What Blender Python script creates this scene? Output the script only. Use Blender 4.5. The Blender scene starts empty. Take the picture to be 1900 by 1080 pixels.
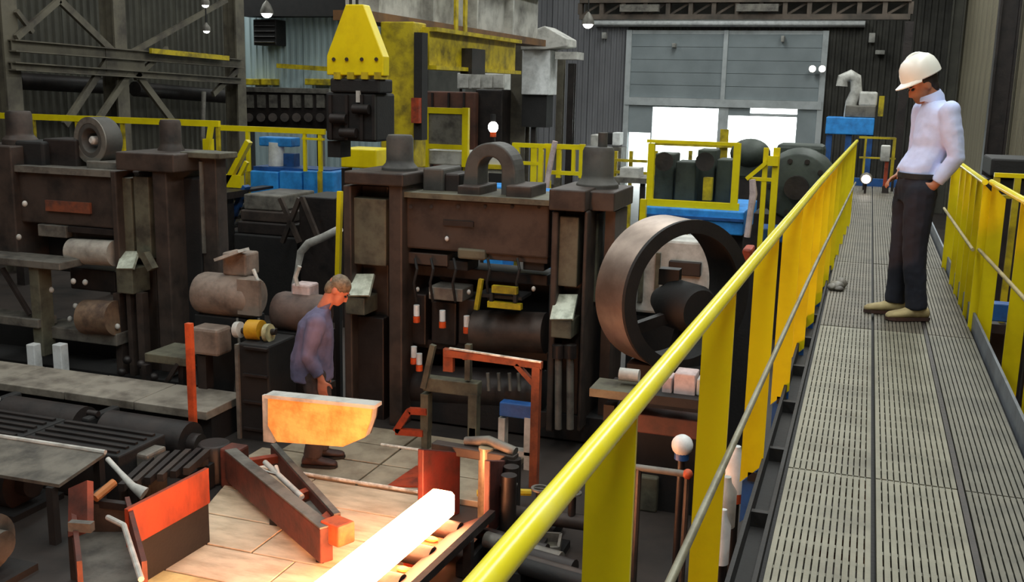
import bpy, bmesh, math, random
from mathutils import Vector, Matrix
random.seed(7)
S = bpy.context.scene
COL = S.collection
V = Vector
PI = math.pi

# ------------------------------------------------------------------ camera
F_PX, ROLL, VP, EYE = 1900.0, 0.022, (1618.0, 175.0), 3.4
_x, _y = VP[0]-950, 540-VP[1]
_c, _s = math.cos(ROLL), math.sin(ROLL)
_xo, _yo = _c*_x-_s*_y, _s*_x+_c*_y
PH = math.atan(_yo/F_PX)
TH = math.atan(_xo*math.cos(PH)/F_PX)
CF = V((-math.sin(TH)*math.cos(PH), math.cos(TH)*math.cos(PH), -math.sin(PH)))
_R = V((math.cos(TH), math.sin(TH), 0)); _U = _R.cross(CF)
CR = _c*_R+_s*_U; CU = _c*_U-_s*_R
CO = V((0, 0, EYE))
cam = bpy.data.cameras.new('camera'); cam.sensor_width = 36; cam.lens = 36*F_PX/1900
cam.clip_start = 0.05; cam.clip_end = 300
co = bpy.data.objects.new('camera', cam); COL.objects.link(co)
M = Matrix((CR, CU, -CF)).transposed().to_4x4(); M.translation = CO
co.matrix_world = M
S.camera = co

def at(px, py, X=None, Y=None, Z=None):
    """point of the place seen at a photo pixel, on the plane X=, Y= or Z="""
    d = CF+CR*((px-950)/F_PX)+CU*((540-py)/F_PX)
    if X is not None: t = (X-CO.x)/d.x
    elif Y is not None: t = (Y-CO.y)/d.y
    else: t = (Z-CO.z)/d.z
    return CO+d*t

# ------------------------------------------------------------------ world, lights, exposure
w = bpy.data.worlds.new('overcast_sky'); S.world = w; w.use_nodes = True
bg = w.node_tree.nodes['Background']
bg.inputs[0].default_value = (0.86, 0.97, 0.95, 1); bg.inputs[1].default_value = 7.0
S.view_settings.view_transform = 'Standard'; S.view_settings.look = 'None'
S.view_settings.gamma = 1; S.view_settings.use_curve_mapping = False
S.view_settings.exposure = 0.0
ROOF = 9.0
SKYLIGHTS_AND_FILL = [(-18.5, 24.9, 5, 3.6, 420), (-11.5, 14, 1.6, 34, 720), (-5.0, 14, 1.8, 36, 1100), (0.8, 12, 1.8, 34, 1500)]  # first one is added to brighten the pale blue aisle cladding
for (x, y, sx, sy, p) in SKYLIGHTS_AND_FILL:
    l = bpy.data.lights.new('skylight_and_fill', 'AREA'); l.shape = 'RECTANGLE'; l.size = sx; l.size_y = sy
    l.energy = p; l.color = (0.95, 1.0, 0.97)
    o = bpy.data.objects.new('skylight_and_fill', l); o.location = (x, y, ROOF-0.02); COL.objects.link(o)

# ------------------------------------------------------------------ materials
def lin(c):
    return tuple(((v/255)/12.92 if v/255 <= .04045 else ((v/255+.055)/1.055)**2.4) for v in c)+(1,)
MATS = {}
def mat(name, c, rough=.6, metal=0.0, c2=None, scale=5.0, lo=.42, hi=.68, bump=.12, stretch=(1, 1, 1)):
    m = bpy.data.materials.new(name); m.use_nodes = True; nt = m.node_tree; N = nt.nodes; L = nt.links
    b = N['Principled BSDF']; b.inputs['Roughness'].default_value = rough; b.inputs['Metallic'].default_value = metal
    tc = N.new('ShaderNodeTexCoord'); mp = N.new('ShaderNodeMapping'); mp.inputs['Scale'].default_value = stretch
    L.new(tc.outputs['Object'], mp.inputs[0])
    n = N.new('ShaderNodeTexNoise'); n.inputs['Scale'].default_value = scale; n.inputs['Detail'].default_value = 6
    n.inputs['Roughness'].default_value = .62
    L.new(mp.outputs[0], n.inputs['Vector'])
    r = N.new('ShaderNodeValToRGB'); r.color_ramp.elements[0].position = lo; r.color_ramp.elements[1].position = hi
    c2 = c2 or tuple(v*.6 for v in c)
    r.color_ramp.elements[0].color = lin(c); r.color_ramp.elements[1].color = lin(c2)
    L.new(n.outputs['Fac'], r.inputs[0]); L.new(r.outputs[0], b.inputs['Base Color'])
    if bump:
        bp = N.new('ShaderNodeBump'); bp.inputs['Strength'].default_value = bump; bp.inputs['Distance'].default_value = .02
        n2 = N.new('ShaderNodeTexNoise'); n2.inputs['Scale'].default_value = scale*6; n2.inputs['Detail'].default_value = 3
        L.new(mp.outputs[0], n2.inputs['Vector']); L.new(n2.outputs['Fac'], bp.inputs['Height']); L.new(bp.outputs[0], b.inputs['Normal'])
    MATS[name] = m
    return m
def emit(name, c, s):
    m = bpy.data.materials.new(name); m.use_nodes = True; nt = m.node_tree
    b = nt.nodes['Principled BSDF']; b.inputs['Base Color'].default_value = (*c[:3], 1)
    b.inputs['Emission Color'].default_value = (*c[:3], 1); b.inputs['Emission Strength'].default_value = s
    MATS[name] = m
    return m
steel = mat('oily_brown_steel', (70, 59, 53), .55, .2, (38, 33, 31), 3)
steel2 = mat('dark_oily_steel', (48, 41, 39), .5, .25, (27, 24, 24), 4)
black = mat('black_grime', (23, 21, 21), .7, 0, (14, 13, 14), 6)
green = mat('worn_green_grey_steel', (98, 96, 80), .6, .1, (62, 58, 50), 5)
pale = mat('pale_scuffed_plate', (205, 212, 196), .45, .1, (140, 146, 130), 9)
grey = mat('grey_steel', (120, 116, 108), .55, .3, (78, 74, 70), 5)
lgrey = mat('light_grey_paint', (196, 194, 188), .55, 0, (140, 138, 132), 4)
white = mat('white_paint', (232, 234, 234), .5, 0, (190, 192, 192), 5)
yellow = mat('safety_yellow_paint', (226, 206, 8), .36, 0, (200, 176, 6), 3, .45, .8, .05)
yellow_d = mat('dirty_yellow_paint', (190, 168, 14), .55, 0, (112, 98, 22), 4)
blue = mat('blue_machine_paint', (48, 150, 232), .5, 0, (34, 112, 186), 4)
blue_d = mat('dark_blue_paint', (30, 84, 150), .5, 0, (20, 56, 104), 5)
orange = mat('orange_red_paint', (196, 84, 40), .6, 0, (124, 46, 24), 6)
rust = mat('heat_reddened_steel', (168, 62, 28), .6, .1, (92, 36, 22), 6)
plate_m = mat('worn_floor_plate', (214, 194, 166), .5, .1, (160, 140, 114), 3, .4, .75, .1, (1, 3, 1))
plate_y = mat('worn_floor_plate_yellowed', (226, 204, 140), .5, .05, (170, 148, 104), 3)
bright = mat('glint_and_pale_edge', (250, 246, 236), .3, .1, (150, 142, 128), 9)  # on the floor plates this white stands in for glints of the bar
floor_m = mat('oily_mill_floor', (58, 50, 46), .55, 0, (30, 27, 26), 1.2)
grate_m = mat('galvanised_grating', (132, 129, 114), .6, .15, (104, 101, 88), 3)
grate_b = mat('brown_grating', (108, 102, 90), .6, .15, (80, 75, 66), 3)
clad_m = mat('sooty_cladding', (84, 82, 72), .75, 0, (54, 52, 46), .9, .35, .7, .05)
clad_d = mat('dark_cladding', (84, 82, 76), .8, 0, (42, 41, 38), .8, .35, .7, .05)  # tone raised to stand in for haze on the far wall
clad_r = mat('stained_olive_cladding', (128, 120, 98), .8, 0, (74, 68, 56), .6, .35, .7, .05, (1, 1, .3))
clad_b = mat('pale_blue_cladding', (176, 196, 200), .7, 0, (120, 134, 138), .8, .4, .75, .05, (1, 1, .2))
clad_g = mat('grey_cladding', (150, 150, 154), .75, 0, (116, 116, 120), .7, .35, .7, .05, (1, 1, .3))  # lightened to put the far-end haze into the colour
door_m = mat('grey_door_sheet', (168, 178, 182), .6, .05, (146, 156, 160), .8, .35, .7, .03)  # haze before the far door is put into this paler grey
frame_m = mat('pale_door_frame', (214, 220, 222), .5, .1, (184, 190, 192), 2)
truss_m = mat('olive_steelwork', (104, 98, 84), .65, .1, (66, 60, 54), 2)
conc = mat('roof_sheet', (60, 60, 58), .85, 0, (44, 44, 42), .5)
ext = mat('bright_yard_concrete', (225, 228, 222), .9, 0, (200, 204, 198), .5)
skin_m = mat('skin', (176, 116, 86), .5, 0, (158, 100, 74), 12, .4, .8, .03)
skin_w = mat('ruddy_skin', (196, 120, 92), .5, 0, (180, 102, 78), 12, .4, .8, .03)
hair_m = mat('dark_hair', (38, 30, 26), .6, 0, (26, 20, 18), 30)
hair_g = mat('greying_hair', (124, 106, 84), .65, 0, (78, 64, 50), 30)
shirt_m = mat('pale_lavender_shirt', (200, 212, 250), .8, 0, (186, 200, 242), 6, .4, .8, .1)
trouser_m = mat('black_trousers', (25, 28, 42), .85, 0, (18, 20, 30), 6, .4, .8, .1)
jacket_m = mat('violet_grey_jacket', (104, 98, 126), .85, 0, (76, 70, 92), 5, .4, .8, .15)
boot_m = mat('tan_suede_boot', (176, 160, 116), .8, 0, (140, 124, 88), 9)
boot_d = mat('dark_leather_boot', (70, 44, 38), .6, 0, (44, 30, 28), 9)
helmet_m = mat('white_helmet_plastic', (240, 240, 232), .3, 0, (228, 228, 220), 2, .4, .8, 0)
cloth_m = mat('pinkish_rag', (206, 186, 184), .85, 0, (166, 146, 144), 8)
hotbar = emit('white_hot_steel', (1.0, .4, .17), 48.0)
hotedge = emit('orange_hot_scale', (1.0, .22, .03), 3.0)
lampglow = emit('lamp_glow', (1, .96, .9), 14.0)
arcglow = emit('arc_glow', (1, .9, .8), 12.0)
redglow = emit('red_signal', (1, .1, .04), .7)
fitglow = mat('orange_tip_paint', (226, 84, 30), .5, 0, (170, 60, 24), 10)
eye_m = mat('eye', (30, 24, 22), .3, 0, None, 5, .4, .6, 0)

# ------------------------------------------------------------------ mesh helpers
ORG = {}
class MB:
    def __init__(s): s.v = []; s.f = []; s.sm = []
    def add(s, vs, fs, smooth=False):
        n = len(s.v); s.v += [V(p) for p in vs]
        for i, f in enumerate(fs):
            s.f.append([n+k for k in f]); s.sm.append(smooth if not isinstance(smooth, list) else smooth[i])
        return s
    def hexa(s, p):    # 8 points: bottom 4, top 4
        return s.add(p, [(3, 2, 1, 0), (4, 5, 6, 7), (0, 1, 5, 4), (1, 2, 6, 5), (2, 3, 7, 6), (3, 0, 4, 7)])
    def box(s, x0, x1, y0, y1, z0, z1):
        x0, x1 = sorted((x0, x1)); y0, y1 = sorted((y0, y1)); z0, z1 = sorted((z0, z1))
        return s.hexa([(x0, y0, z0), (x1, y0, z0), (x1, y1, z0), (x0, y1, z0), (x0, y0, z1), (x1, y0, z1), (x1, y1, z1), (x0, y1, z1)])
    def pb(s, a, b, c, d, Y, dep):    # box whose front face, at depth Y, is seen over photo pixels a,b - c,d
        p = at((a+c)/2, b, Y=Y); q = at((a+c)/2, d, Y=Y)
        l = at(a, (b+d)/2, Y=Y); r = at(c, (b+d)/2, Y=Y)
        return s.box(l.x, r.x, Y, Y+dep, q.z, p.z)
    def obox(s, c, ax, ay, az):        # centre and three half-axis vectors
        c = V(c); ax = V(ax); ay = V(ay); az = V(az)
        return s.hexa([c-ax-ay-az, c+ax-ay-az, c+ax+ay-az, c-ax+ay-az, c-ax-ay+az, c+ax-ay+az, c+ax+ay+az, c-ax+ay+az])
    def beam(s, p0, p1, w, h, up=(0, 0, 1)):
        p0 = V(p0); p1 = V(p1); d = (p1-p0); n = d.normalized(); up = V(up)
        if abs(n.dot(up)) > .98: up = V((0, 1, 0))
        sd = n.cross(up).normalized(); u = sd.cross(n).normalized()
        return s.obox((p0+p1)/2, d/2, sd*-w/2, u*h/2)
    def ibeam(s, p0, p1, w, h, t=.03, up=(0, 0, 1)):
        p0 = V(p0); p1 = V(p1); n = (p1-p0).normalized(); up = V(up)
        if abs(n.dot(up)) > .98: up = V((0, 1, 0))
        sd = n.cross(up).normalized(); u = sd.cross(n).normalized()
        s.beam(p0, p1, t, h-2*t, up)
        for k in (1, -1): s.beam(p0+u*k*(h/2-t/2), p1+u*k*(h/2-t/2), w, t, up)
        return s
    def tube(s, pts, r, n=10, caps=True):
        pts = [V(p) for p in pts]; rs = r if isinstance(r, (list, tuple)) else [r]*len(pts)
        vs = []; prev = None
        for i, p in enumerate(pts):
            t = ((pts[min(i+1, len(pts)-1)]-p).normalized()+(p-pts[max(i-1, 0)]).normalized())
            t = t.normalized() if t.length > 1e-6 else V((0, 0, 1))
            if prev is None:
                a = V((0, 0, 1)) if abs(t.z) < .9 else V((1, 0, 0)); sd = t.cross(a).normalized()
            else: sd = (prev-t*prev.dot(t)).normalized()
            prev = sd; u = t.cross(sd)
            vs += [p+(sd*math.cos(2*PI*k/n)+u*math.sin(2*PI*k/n))*rs[i] for k in range(n)]
        fs = []; sm = []
        for i in range(len(pts)-1):
            for k in range(n):
                fs.append((i*n+k, i*n+(k+1) % n, (i+1)*n+(k+1) % n, (i+1)*n+k)); sm.append(True)
        if caps:
            fs += [tuple(range(n-1, -1, -1)), tuple((len(pts)-1)*n+k for k in range(n))]; sm += [False, False]
        return s.add(vs, fs, sm)
    def cyl(s, p0, p1, r0, r1=None, n=20): return s.tube([p0, p1], [r0, r0 if r1 is None else r1], n)
    def lathe(s, o, ax, prof, n=28, closed=False):   # profile of (radius, height along axis)
        o = V(o); ax = V(ax).normalized(); a = V((0, 0, 1)) if abs(ax.z) < .9 else V((1, 0, 0))
        sd = ax.cross(a).normalized(); u = ax.cross(sd); vs = []
        for (r, h) in prof:
            vs += [o+ax*h+(sd*math.cos(2*PI*k/n)+u*math.sin(2*PI*k/n))*max(r, 1e-4) for k in range(n)]
        fs = []; m = len(prof)
        for i in range(m if closed else m-1):
            j = (i+1) % m
            for k in range(n): fs.append((i*n+k, i*n+(k+1) % n, j*n+(k+1) % n, j*n+k))
        if not closed: fs += [tuple(range(n-1, -1, -1)), tuple((m-1)*n+k for k in range(n))]
        return s.add(vs, fs, True)
    def prism(s, poly, vec):
        n = len(poly); poly = [V(p) for p in poly]; vec = V(vec)
        return s.add(poly+[p+vec for p in poly], [tuple(range(n-1, -1, -1)), tuple(range(n, 2*n))]+[(k, (k+1) % n, n+(k+1) % n, n+k) for k in range(n)])
    def ell(s, c, rx, ry, rz, n=14, m=9, rot=None):
        c = V(c); vs = []; fs = []
        for i in range(m+1):
            th = PI*i/m
            for k in range(n):
                p = V((rx*math.sin(th)*math.cos(2*PI*k/n), ry*math.sin(th)*math.sin(2*PI*k/n), rz*math.cos(th)))
                if rot: p = rot @ p
                vs.append(c+p)
        for i in range(m):
            for k in range(n): fs.append((i*n+k, (i+1)*n+k, (i+1)*n+(k+1) % n, i*n+(k+1) % n))
        return s.add(vs, fs, True)
    def build(s, name, m, parent=None, bevel=0, stuff=False, label=None):
        org = ORG.get(parent.name, V((0, 0, 0))) if parent else None
        if parent is None:                   # origin at the middle of its base
            xs = [p.x for p in s.v]; ys = [p.y for p in s.v]; zs = [p.z for p in s.v]
            org = V(((min(xs)+max(xs))/2, (min(ys)+max(ys))/2, min(zs)))
        me = bpy.data.meshes.new(name); me.from_pydata([p-org for p in s.v], [], s.f)
        me.polygons.foreach_set('use_smooth', s.sm)
        bm = bmesh.new(); bm.from_mesh(me); bmesh.ops.remove_doubles(bm, verts=bm.verts, dist=1e-5)
        bmesh.ops.recalc_face_normals(bm, faces=bm.faces); bm.to_mesh(me); bm.free()
        if any(s.sm): me.set_sharp_from_angle(angle=math.radians(38))
        me.materials.append(m)
        o = bpy.data.objects.new(name, me); COL.objects.link(o)
        if parent: o.parent = parent
        else: o.location = org
        ORG[o.name] = org
        if bevel:
            b = o.modifiers.new('bevel', 'BEVEL'); b.width = bevel; b.segments = 2; b.limit_method = 'ANGLE'
        if stuff: o['kind'] = 'stuff'
        if label: o['label'] = label
        return o
def thing(name, label, cat, loc, group=None):
    o = bpy.data.objects.new(name, None); COL.objects.link(o); o.location = V(loc); o.empty_display_size = .1
    ORG[o.name] = V(loc); o['label'] = label; o['category'] = cat
    if group: o['group'] = group
    return o
def tag(o, label, cat, group=None):
    o['label'] = label; o['category'] = cat
    if group: o['group'] = group
    return o
def struct(o): o['kind'] = 'structure'; return o
NPB = [0]
def PB(a, b, c, d, Y, dep):             # hair-thin depth steps keep crossing bars from sharing a face
    NPB[0] += 1; return MB().pb(a, b, c, d, Y+.002*(NPB[0] % 5), dep)
def tiled(src, parent, name, offs):   # copies of one piece, sharing its mesh
    for k in offs:
        c = src.copy(); c.name = name; COL.objects.link(c); c.parent = parent; c.location = V(src.location)+V(k); ORG[c.name] = ORG[src.name]
def base_of(*pts):
    return V((sum(p[0] for p in pts)/len(pts), sum(p[1] for p in pts)/len(pts), min(p[2] for p in pts)))
#MARK_STRUCTURE
# ------------------------------------------------------------------ setting: floor, walls, roof
fl = struct(MB().box(-27, 2.6, -4, 36, -.2, 0).build('floor', floor_m))
struct(MB().box(-40, 30, 36.01, 90, -.25, -.05).build('trim_1', ext))
def corrugated(w, h, pitch=.2, dep=.045):        # sheet in local XZ, facing -Y
    m = MB(); n = max(2, int(round(w/pitch))); xs = []
    for i in range(n):
        a = w*i/n; q = w/n
        xs += [(a, 0), (a+q*.35, 0), (a+q*.5, dep), (a+q*.85, dep)]
    xs.append((w, 0)); k = len(xs)
    vs = [(x, y, 0) for x, y in xs]+[(x, y, h) for x, y in xs]+[(x, y+.012, 0) for x, y in xs]+[(x, y+.012, h) for x, y in xs]
    fs = []
    for i in range(k-1):
        fs += [(i, i+1, k+i+1, k+i), (2*k+i+1, 2*k+i, 3*k+i, 3*k+i+1), (k+i, k+i+1, 3*k+i+1, 3*k+i), (i+1, i, 2*k+i, 2*k+i+1)]
    return m.add(vs, fs)
def clad_wall(name, p0, p1, z0, z1, m, sheet=1.2, back=None):
    p0 = V(p0); p1 = V(p1); d = p1-p0; L = d.length; n = d.normalized(); nrm = V((-n.y, n.x, 0))  # away from the hall
    wl = struct(MB().obox((p0+p1)/2+V((0, 0, (z0+z1)/2))+nrm*.16, d/2, nrm*.07, V((0, 0, (z1-z0)/2))).build(name, back or clad_d))
    k = max(1, int(round(L/sheet))); sw = L/k; proto = None
    for i in range(k):
        if proto is None:
            proto = corrugated(sw-.01, z1-z0).build('cladding_sheet', m); c = proto
            ORGp = ORG[proto.name]
        else:
            c = proto.copy(); c.name = 'cladding_sheet'; COL.objects.link(c)
        c.parent = wl
        org = ORG[wl.name]; q = p0+n*(sw*i)+V((0, 0, z0))-org
        c.location = q+Matrix.Rotation(math.atan2(n.y, n.x), 3, 'Z') @ ORGp
        c.rotation_euler = (0, 0, math.atan2(n.y, n.x))
    return wl
# back wall around the big door
DX0, DX1, DZ1 = -7.95, -1.5, 5.35
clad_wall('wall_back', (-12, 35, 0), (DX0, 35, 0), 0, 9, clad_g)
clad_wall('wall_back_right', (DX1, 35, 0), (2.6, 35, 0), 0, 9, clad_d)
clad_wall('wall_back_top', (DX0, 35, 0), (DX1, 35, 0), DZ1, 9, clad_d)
clad_wall('wall_back_left', (-27, 27, 0), (-12.05, 27, 0), 0, 9, clad_b)
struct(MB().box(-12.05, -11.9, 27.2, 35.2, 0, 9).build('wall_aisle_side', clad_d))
clad_wall('wall_left', (-15.3, -3.5, 0), (-15.3, 22.9, 0), 0, 9, clad_m)
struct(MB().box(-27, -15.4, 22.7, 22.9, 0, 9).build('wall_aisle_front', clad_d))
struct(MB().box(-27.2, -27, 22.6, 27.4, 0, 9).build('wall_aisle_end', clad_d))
clad_wall('wall_right', (2.35, 35, 0), (2.35, -3.5, 0), 0, 9, clad_r)
struct(MB().box(-15.5, 2.6, -4, -3.8, 0, 9).build('wall_front', clad_d))
cb = MB(); xs = [-27.2]
for (x, y, sx, sy, p) in SKYLIGHTS_AND_FILL: xs += [x-sx/2, x+sx/2]
xs.append(2.7)
for i in range(0, len(xs), 2): cb.box(xs[i], xs[i+1], -4.1, 36, ROOF, ROOF+.15)
for (x, y, sx, sy, p) in SKYLIGHTS_AND_FILL:
    cb.box(x-sx/2, x+sx/2, -4.1, y-sy/2, ROOF, ROOF+.15); cb.box(x-sx/2, x+sx/2, y+sy/2, 36, ROOF, ROOF+.15)
struct(cb.build('ceiling', conc))
sk = struct(MB().box(-27.2, 2.7, -4.1, 36, ROOF+.16, ROOF+.2).build('trim_2', ext))   # closed roof light covers
# floor trench slabs in the distance are left to the floor itself

# big door
dr = struct(MB().box(DX0, DX1, 35.0, 35.1, DZ1-.12, DZ1).build('door_1', frame_m))
def dpart(name, m, *boxes, parent=dr, label=None):
    b = MB()
    for q in boxes: b.box(*q)
    return b.build(name, m, parent, label=label)
zt = DZ1-.12
hz = at(1350, 190, Y=35).z
mx = at(1345, 120, Y=35).x
ox0, ox1 = at(1210, 230, Y=35).x, at(1332, 230, Y=35).x
px0, px1 = at(1350, 240, Y=35).x, at(1477, 240, Y=35).x
ot, pt, st0, st1 = at(1270, 200, Y=35).z, at(1410, 216, Y=35).z, at(1430, 211, Y=35).z, at(1430, 198, Y=35).z
ol0, ol1, olt = at(1166, 270, Y=35).x, at(1206, 270, Y=35).x, at(1190, 246, Y=35).z
dpart('door_frame', frame_m, (DX0-.05, DX0+.13, 34.9, 35.12, 0, DZ1))
dpart('door_frame', frame_m, (DX1-.13, DX1+.05, 34.9, 35.12, 0, DZ1))
dpart('centre_mullion', frame_m, (mx-.07, mx+.07, 34.88, 35.1, hz, DZ1))
dpart('cross_rail', frame_m, (DX0, DX1, 34.86, 35.1, hz-.16, hz+.1))
n = 5
for i in range(n):                     # sheeted leaf panels above the rail
    for (a, b) in ((DX0+.13, mx-.07), (mx+.07, DX1-.13)):
        z0 = hz+.1+(zt-hz-.1)*i/n; z1 = hz+.1+(zt-hz-.1)*(i+1)/n
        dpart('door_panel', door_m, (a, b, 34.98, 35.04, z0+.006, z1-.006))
low = hz-.16
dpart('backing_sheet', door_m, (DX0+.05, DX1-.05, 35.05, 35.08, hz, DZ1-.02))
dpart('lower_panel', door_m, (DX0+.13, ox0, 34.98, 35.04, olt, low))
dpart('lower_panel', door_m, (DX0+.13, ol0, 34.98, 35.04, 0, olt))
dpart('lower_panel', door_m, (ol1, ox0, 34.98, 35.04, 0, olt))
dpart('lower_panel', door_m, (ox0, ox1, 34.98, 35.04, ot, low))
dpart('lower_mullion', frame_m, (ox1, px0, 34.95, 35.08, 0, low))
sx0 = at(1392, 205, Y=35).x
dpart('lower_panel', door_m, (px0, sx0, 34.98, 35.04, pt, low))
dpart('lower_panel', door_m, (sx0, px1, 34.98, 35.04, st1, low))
dpart('lower_rail', frame_m, (sx0, px1, 34.96, 35.06, pt, st0))
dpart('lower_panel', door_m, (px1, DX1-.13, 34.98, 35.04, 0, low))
hd = MB(); a = at(1100, 46, Y=34.6); b = at(1605, 47, Y=34.6)
hd.tube([(a.x, 34.6, 5.55), (b.x, 34.6, 5.55)], .07, 10); hd.box(a.x, b.x, 34.7, 34.95, 5.46, 5.64)
tag(hd.build('door_track', white), 'long pale guide track over the grey hall door', 'track')
# small wall fittings on the door wall
for (px, py, w_, h_, lab) in ((1120, 66, 8, 12, 'small pale fixture box on the back wall left of the door'),
                              (1250, 84, 7, 8, 'small pale fixture on the left leaf of the grey hall door'),
                              (1452, 72, 6, 12, 'small pale bracket high on the right leaf of the hall door'),
                              (1618, 70, 12, 18, 'pale fixture box high on the dark wall right of the door'),
                              (1633, 97, 18, 8, 'pale ledge fixture under the box right of the door')):
    tag(PB(px-w_/2, py-h_/2, px+w_/2, py+h_/2, 34.7, .26).build('wall_fixture', lgrey, bevel=.02), lab, 'fixture')
t = thing('floodlight', 'pair of small lit floodlights beside the right door frame', 'lamp', at(1520, 128, Y=34.6))
for q in (1508, 1526):
    MB().box(at(q, 128, Y=34.8).x-.03, at(q, 128, Y=34.8).x+.03, 34.78, 34.98, at(q, 128, Y=34.8).z-.03, at(q, 128, Y=34.8).z+.03).build('bracket', grey, t)
    h = MB().lathe(at(q, 128, Y=34.8), (0, -1, 0), [(.06, 0), (.1, .12), (.12, .2)], 14).build('lamp_head', lgrey, t)
    MB().lathe(at(q, 128, Y=34.8), (0, -1, 0), [(.1, .2), (.08, .215)], 14).build('lens', lampglow, h)

# ------------------------------------------------------------------ crane bridge across the hall
t = thing('overhead_crane', 'dark brown overhead crane bridge spanning the hall above the door', 'crane', (-4, 29, 5.6))
crane_m = mat('brown_crane_steel', (96, 84, 74), .7, .1, (58, 52, 46), 1.5)
z0, z1 = at(1350, 36, Y=29).z, at(1350, 4, Y=29).z
xa, xb = at(1075, 20, Y=29).x, at(1690, 20, Y=29).x
MB().box(xa, xb, 29, 29.4, z0, z0+.14).build('bottom_chord', crane_m, t)
MB().box(xa, xb, 29, 29.4, z1, z1+.5).build('top_chord', crane_m, t)
k = 14
for i in range(k+1):
    x = xa+(xb-xa)*i/k
    MB().box(x-.06, x+.06, 29.05, 29.3, z0+.14, z1).build('upright', crane_m, t)
for i in range(k):
    x0 = xa+(xb-xa)*i/k; x1 = xa+(xb-xa)*(i+1)/k
    MB().beam((x0+.06, 29.2, z0+.14), (x1-.06, 29.2, z1), .06, .06).build('diagonal', crane_m, t)
MB().box(xa, xb, 29.6, 29.7, z0+.05, z1+.3).build('web_plate', clad_d, t)
for i, x in enumerate((xa+1.2, xa+4.4)):
    MB().box(x, x+1.1, 28.85, 29, z0+.2, z1-.06).build('panel_box', grey, t)

# ------------------------------------------------------------------ left lattice wall frame
LX = -14.0
t = thing('bracing_frame', 'olive lattice steel frame with crossed braces along the left wall', 'steel frame', (LX, 17, 0))
for px in (12, 215, 437):
    p = at(px, 150, X=LX)
    MB().ibeam((LX, p.y, 0), (LX, p.y, 8.9), .34, .34, .04, (1, 0, 0)).build('column', truss_m, t)
yl, ym, yr = [at(q, 150, X=LX).y for q in (12, 215, 437)]
for (pa, pb_, hh, nm) in (((0, 84), (430, 118), .2, 'beam'), ((0, 122), (430, 150), .14, 'beam')):
    a = at(*pa, X=LX); b = at(*pb_, X=LX)
    MB().ibeam((LX+.24, a.y, a.z), (LX+.24, b.y, b.z), .2, hh, .02).build(nm, truss_m, t)
a = at(270, 94, X=LX+.3); b = at(415, 108, X=LX+.3)
MB().beam((LX+.42, a.y, a.z), (LX+.42, b.y, b.z), .06, .1).build('painted_rail', yellow_d, t, label='yellow painted rail on the cross beam')
for (q0, q1, w_) in (((110, 0), (222, 108), .13), ((200, 110), (120, 232), .13), ((250, 120), (170, 240), .12), ((222, 95), (320, 225), .14),
                     ((420, 0), (240, 100), .1), ((30, 70), (110, 0), .1), ((60, 60), (30, 20), .08), ((395, 175), (440, 130), .12), ((310, 90), (250, 145), .1)):
    a = at(*q0, X=LX+.22); b = at(*q1, X=LX+.22)
    MB().beam(a, b, w_, .07, (1, 0, 0)).build('brace', truss_m, t)
g = MB(); c = at(232, 112, X=LX+.24); g.obox(c, (.02, 0, 0), (0, .55, 0), (0, 0, .22)); g.build('gusset_plate', truss_m, t)
for (pa, pb_, lab) in (((30, 150), (200, 160), 'dark horizontal duct along the left wall near the end column'), ((250, 165), (425, 180), 'dark horizontal duct along the left wall by the crossed braces')):
    a = at(*pa, X=-14.8); b = at(*pb_, X=-14.8)
    tag(MB().tube([(-14.8, a.y, a.z), (-14.8, b.y, b.z)], .16, 14).build('wall_duct', steel2), lab, 'duct')
tag(MB().tube([at(378, 170, X=-13.6), at(376, 262, X=-13.6)], .05, 10).build('standpipe', grey), 'grey upright pipe in front of the left wall bracing', 'pipe')

# high-bay lamps
def lamp(px, py, Y, r, lab, zc=ROOF):
    c = at(px, py, Y=Y)
    t = thing('pendant_lamp', lab, 'lamp', c, 'high bay lamps')
    MB().lathe(c, (0, 0, 1), [(r*1.15, -.02), (r*1.1, .06), (r*.7, r*1.4), (r*.3, r*1.9), (.02, r*2.1)], 18).build('reflector', grey, t)
    MB().ell(c, r*.95, r*.95, r*.85).build('bulb', lampglow, t)
    MB().tube([c+V((0, 0, r*2)), V((c.x, c.y, zc))], .015, 6).build('hanger', black, t)
lamp(495, 24, 24, .15, 'glowing pendant lamp in front of the pale blue cladding')
lamp(1091, 44, 28, .15, 'glowing pendant lamp left of the crane bridge over the hall door')
lamp(383, 56, 19, .075, 'lower small pendant lamp before the left wall bracing')
lamp(381, 8, 17.6, .075, 'upper small pendant lamp before the left wall bracing')
# dark vent box on blue cladding
vb = PB(470, 36, 512, 84, 26.4, .55)
t = tag(vb.build('vent_box', black, bevel=.02), 'dark square vent box on the pale blue cladding', 'vent')
for i in range(5):
    z = 36+10*i; q0 = at(472, z+3, Y=26.38); q1 = at(510, z+3, Y=26.38)
    MB().obox((q0+q1)/2, ((q1.x-q0.x)/2, 0, 0), (0, .03, -.02), (0, .004, .006)).build('louvre', steel2, t)
# blue-wall ledge rail and roof beam above
a = at(515, 122, Y=25); b = at(640, 130, Y=25)
tag(MB().beam(a, b, .12, .12).tube([a, V((a.x, 26.9, a.z))], .04, 8).tube([b, V((b.x, 26.9, b.z))], .04, 8).build('yellow_beam', yellow_d), 'yellow beam on the pale blue wall left of the hook', 'beam')
for (x0, x1, lab) in ((455, 480, 'yellow bracket end at the left foot of the blue wall'), (484, 502, 'second yellow bracket along the foot of the blue wall'), (565, 602, 'wide yellow bracket at the right foot of the blue wall')):
    tag(PB(x0, 146, x1, 158, 26.5, .5).build('guard_bracket', yellow_d, bevel=.02), lab, 'bracket')
tag(PB(445, -40, 640, 30, 26.2, .6).build('roof_beam', black), 'black deep roof beam above the pale blue cladding', 'beam')
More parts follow.
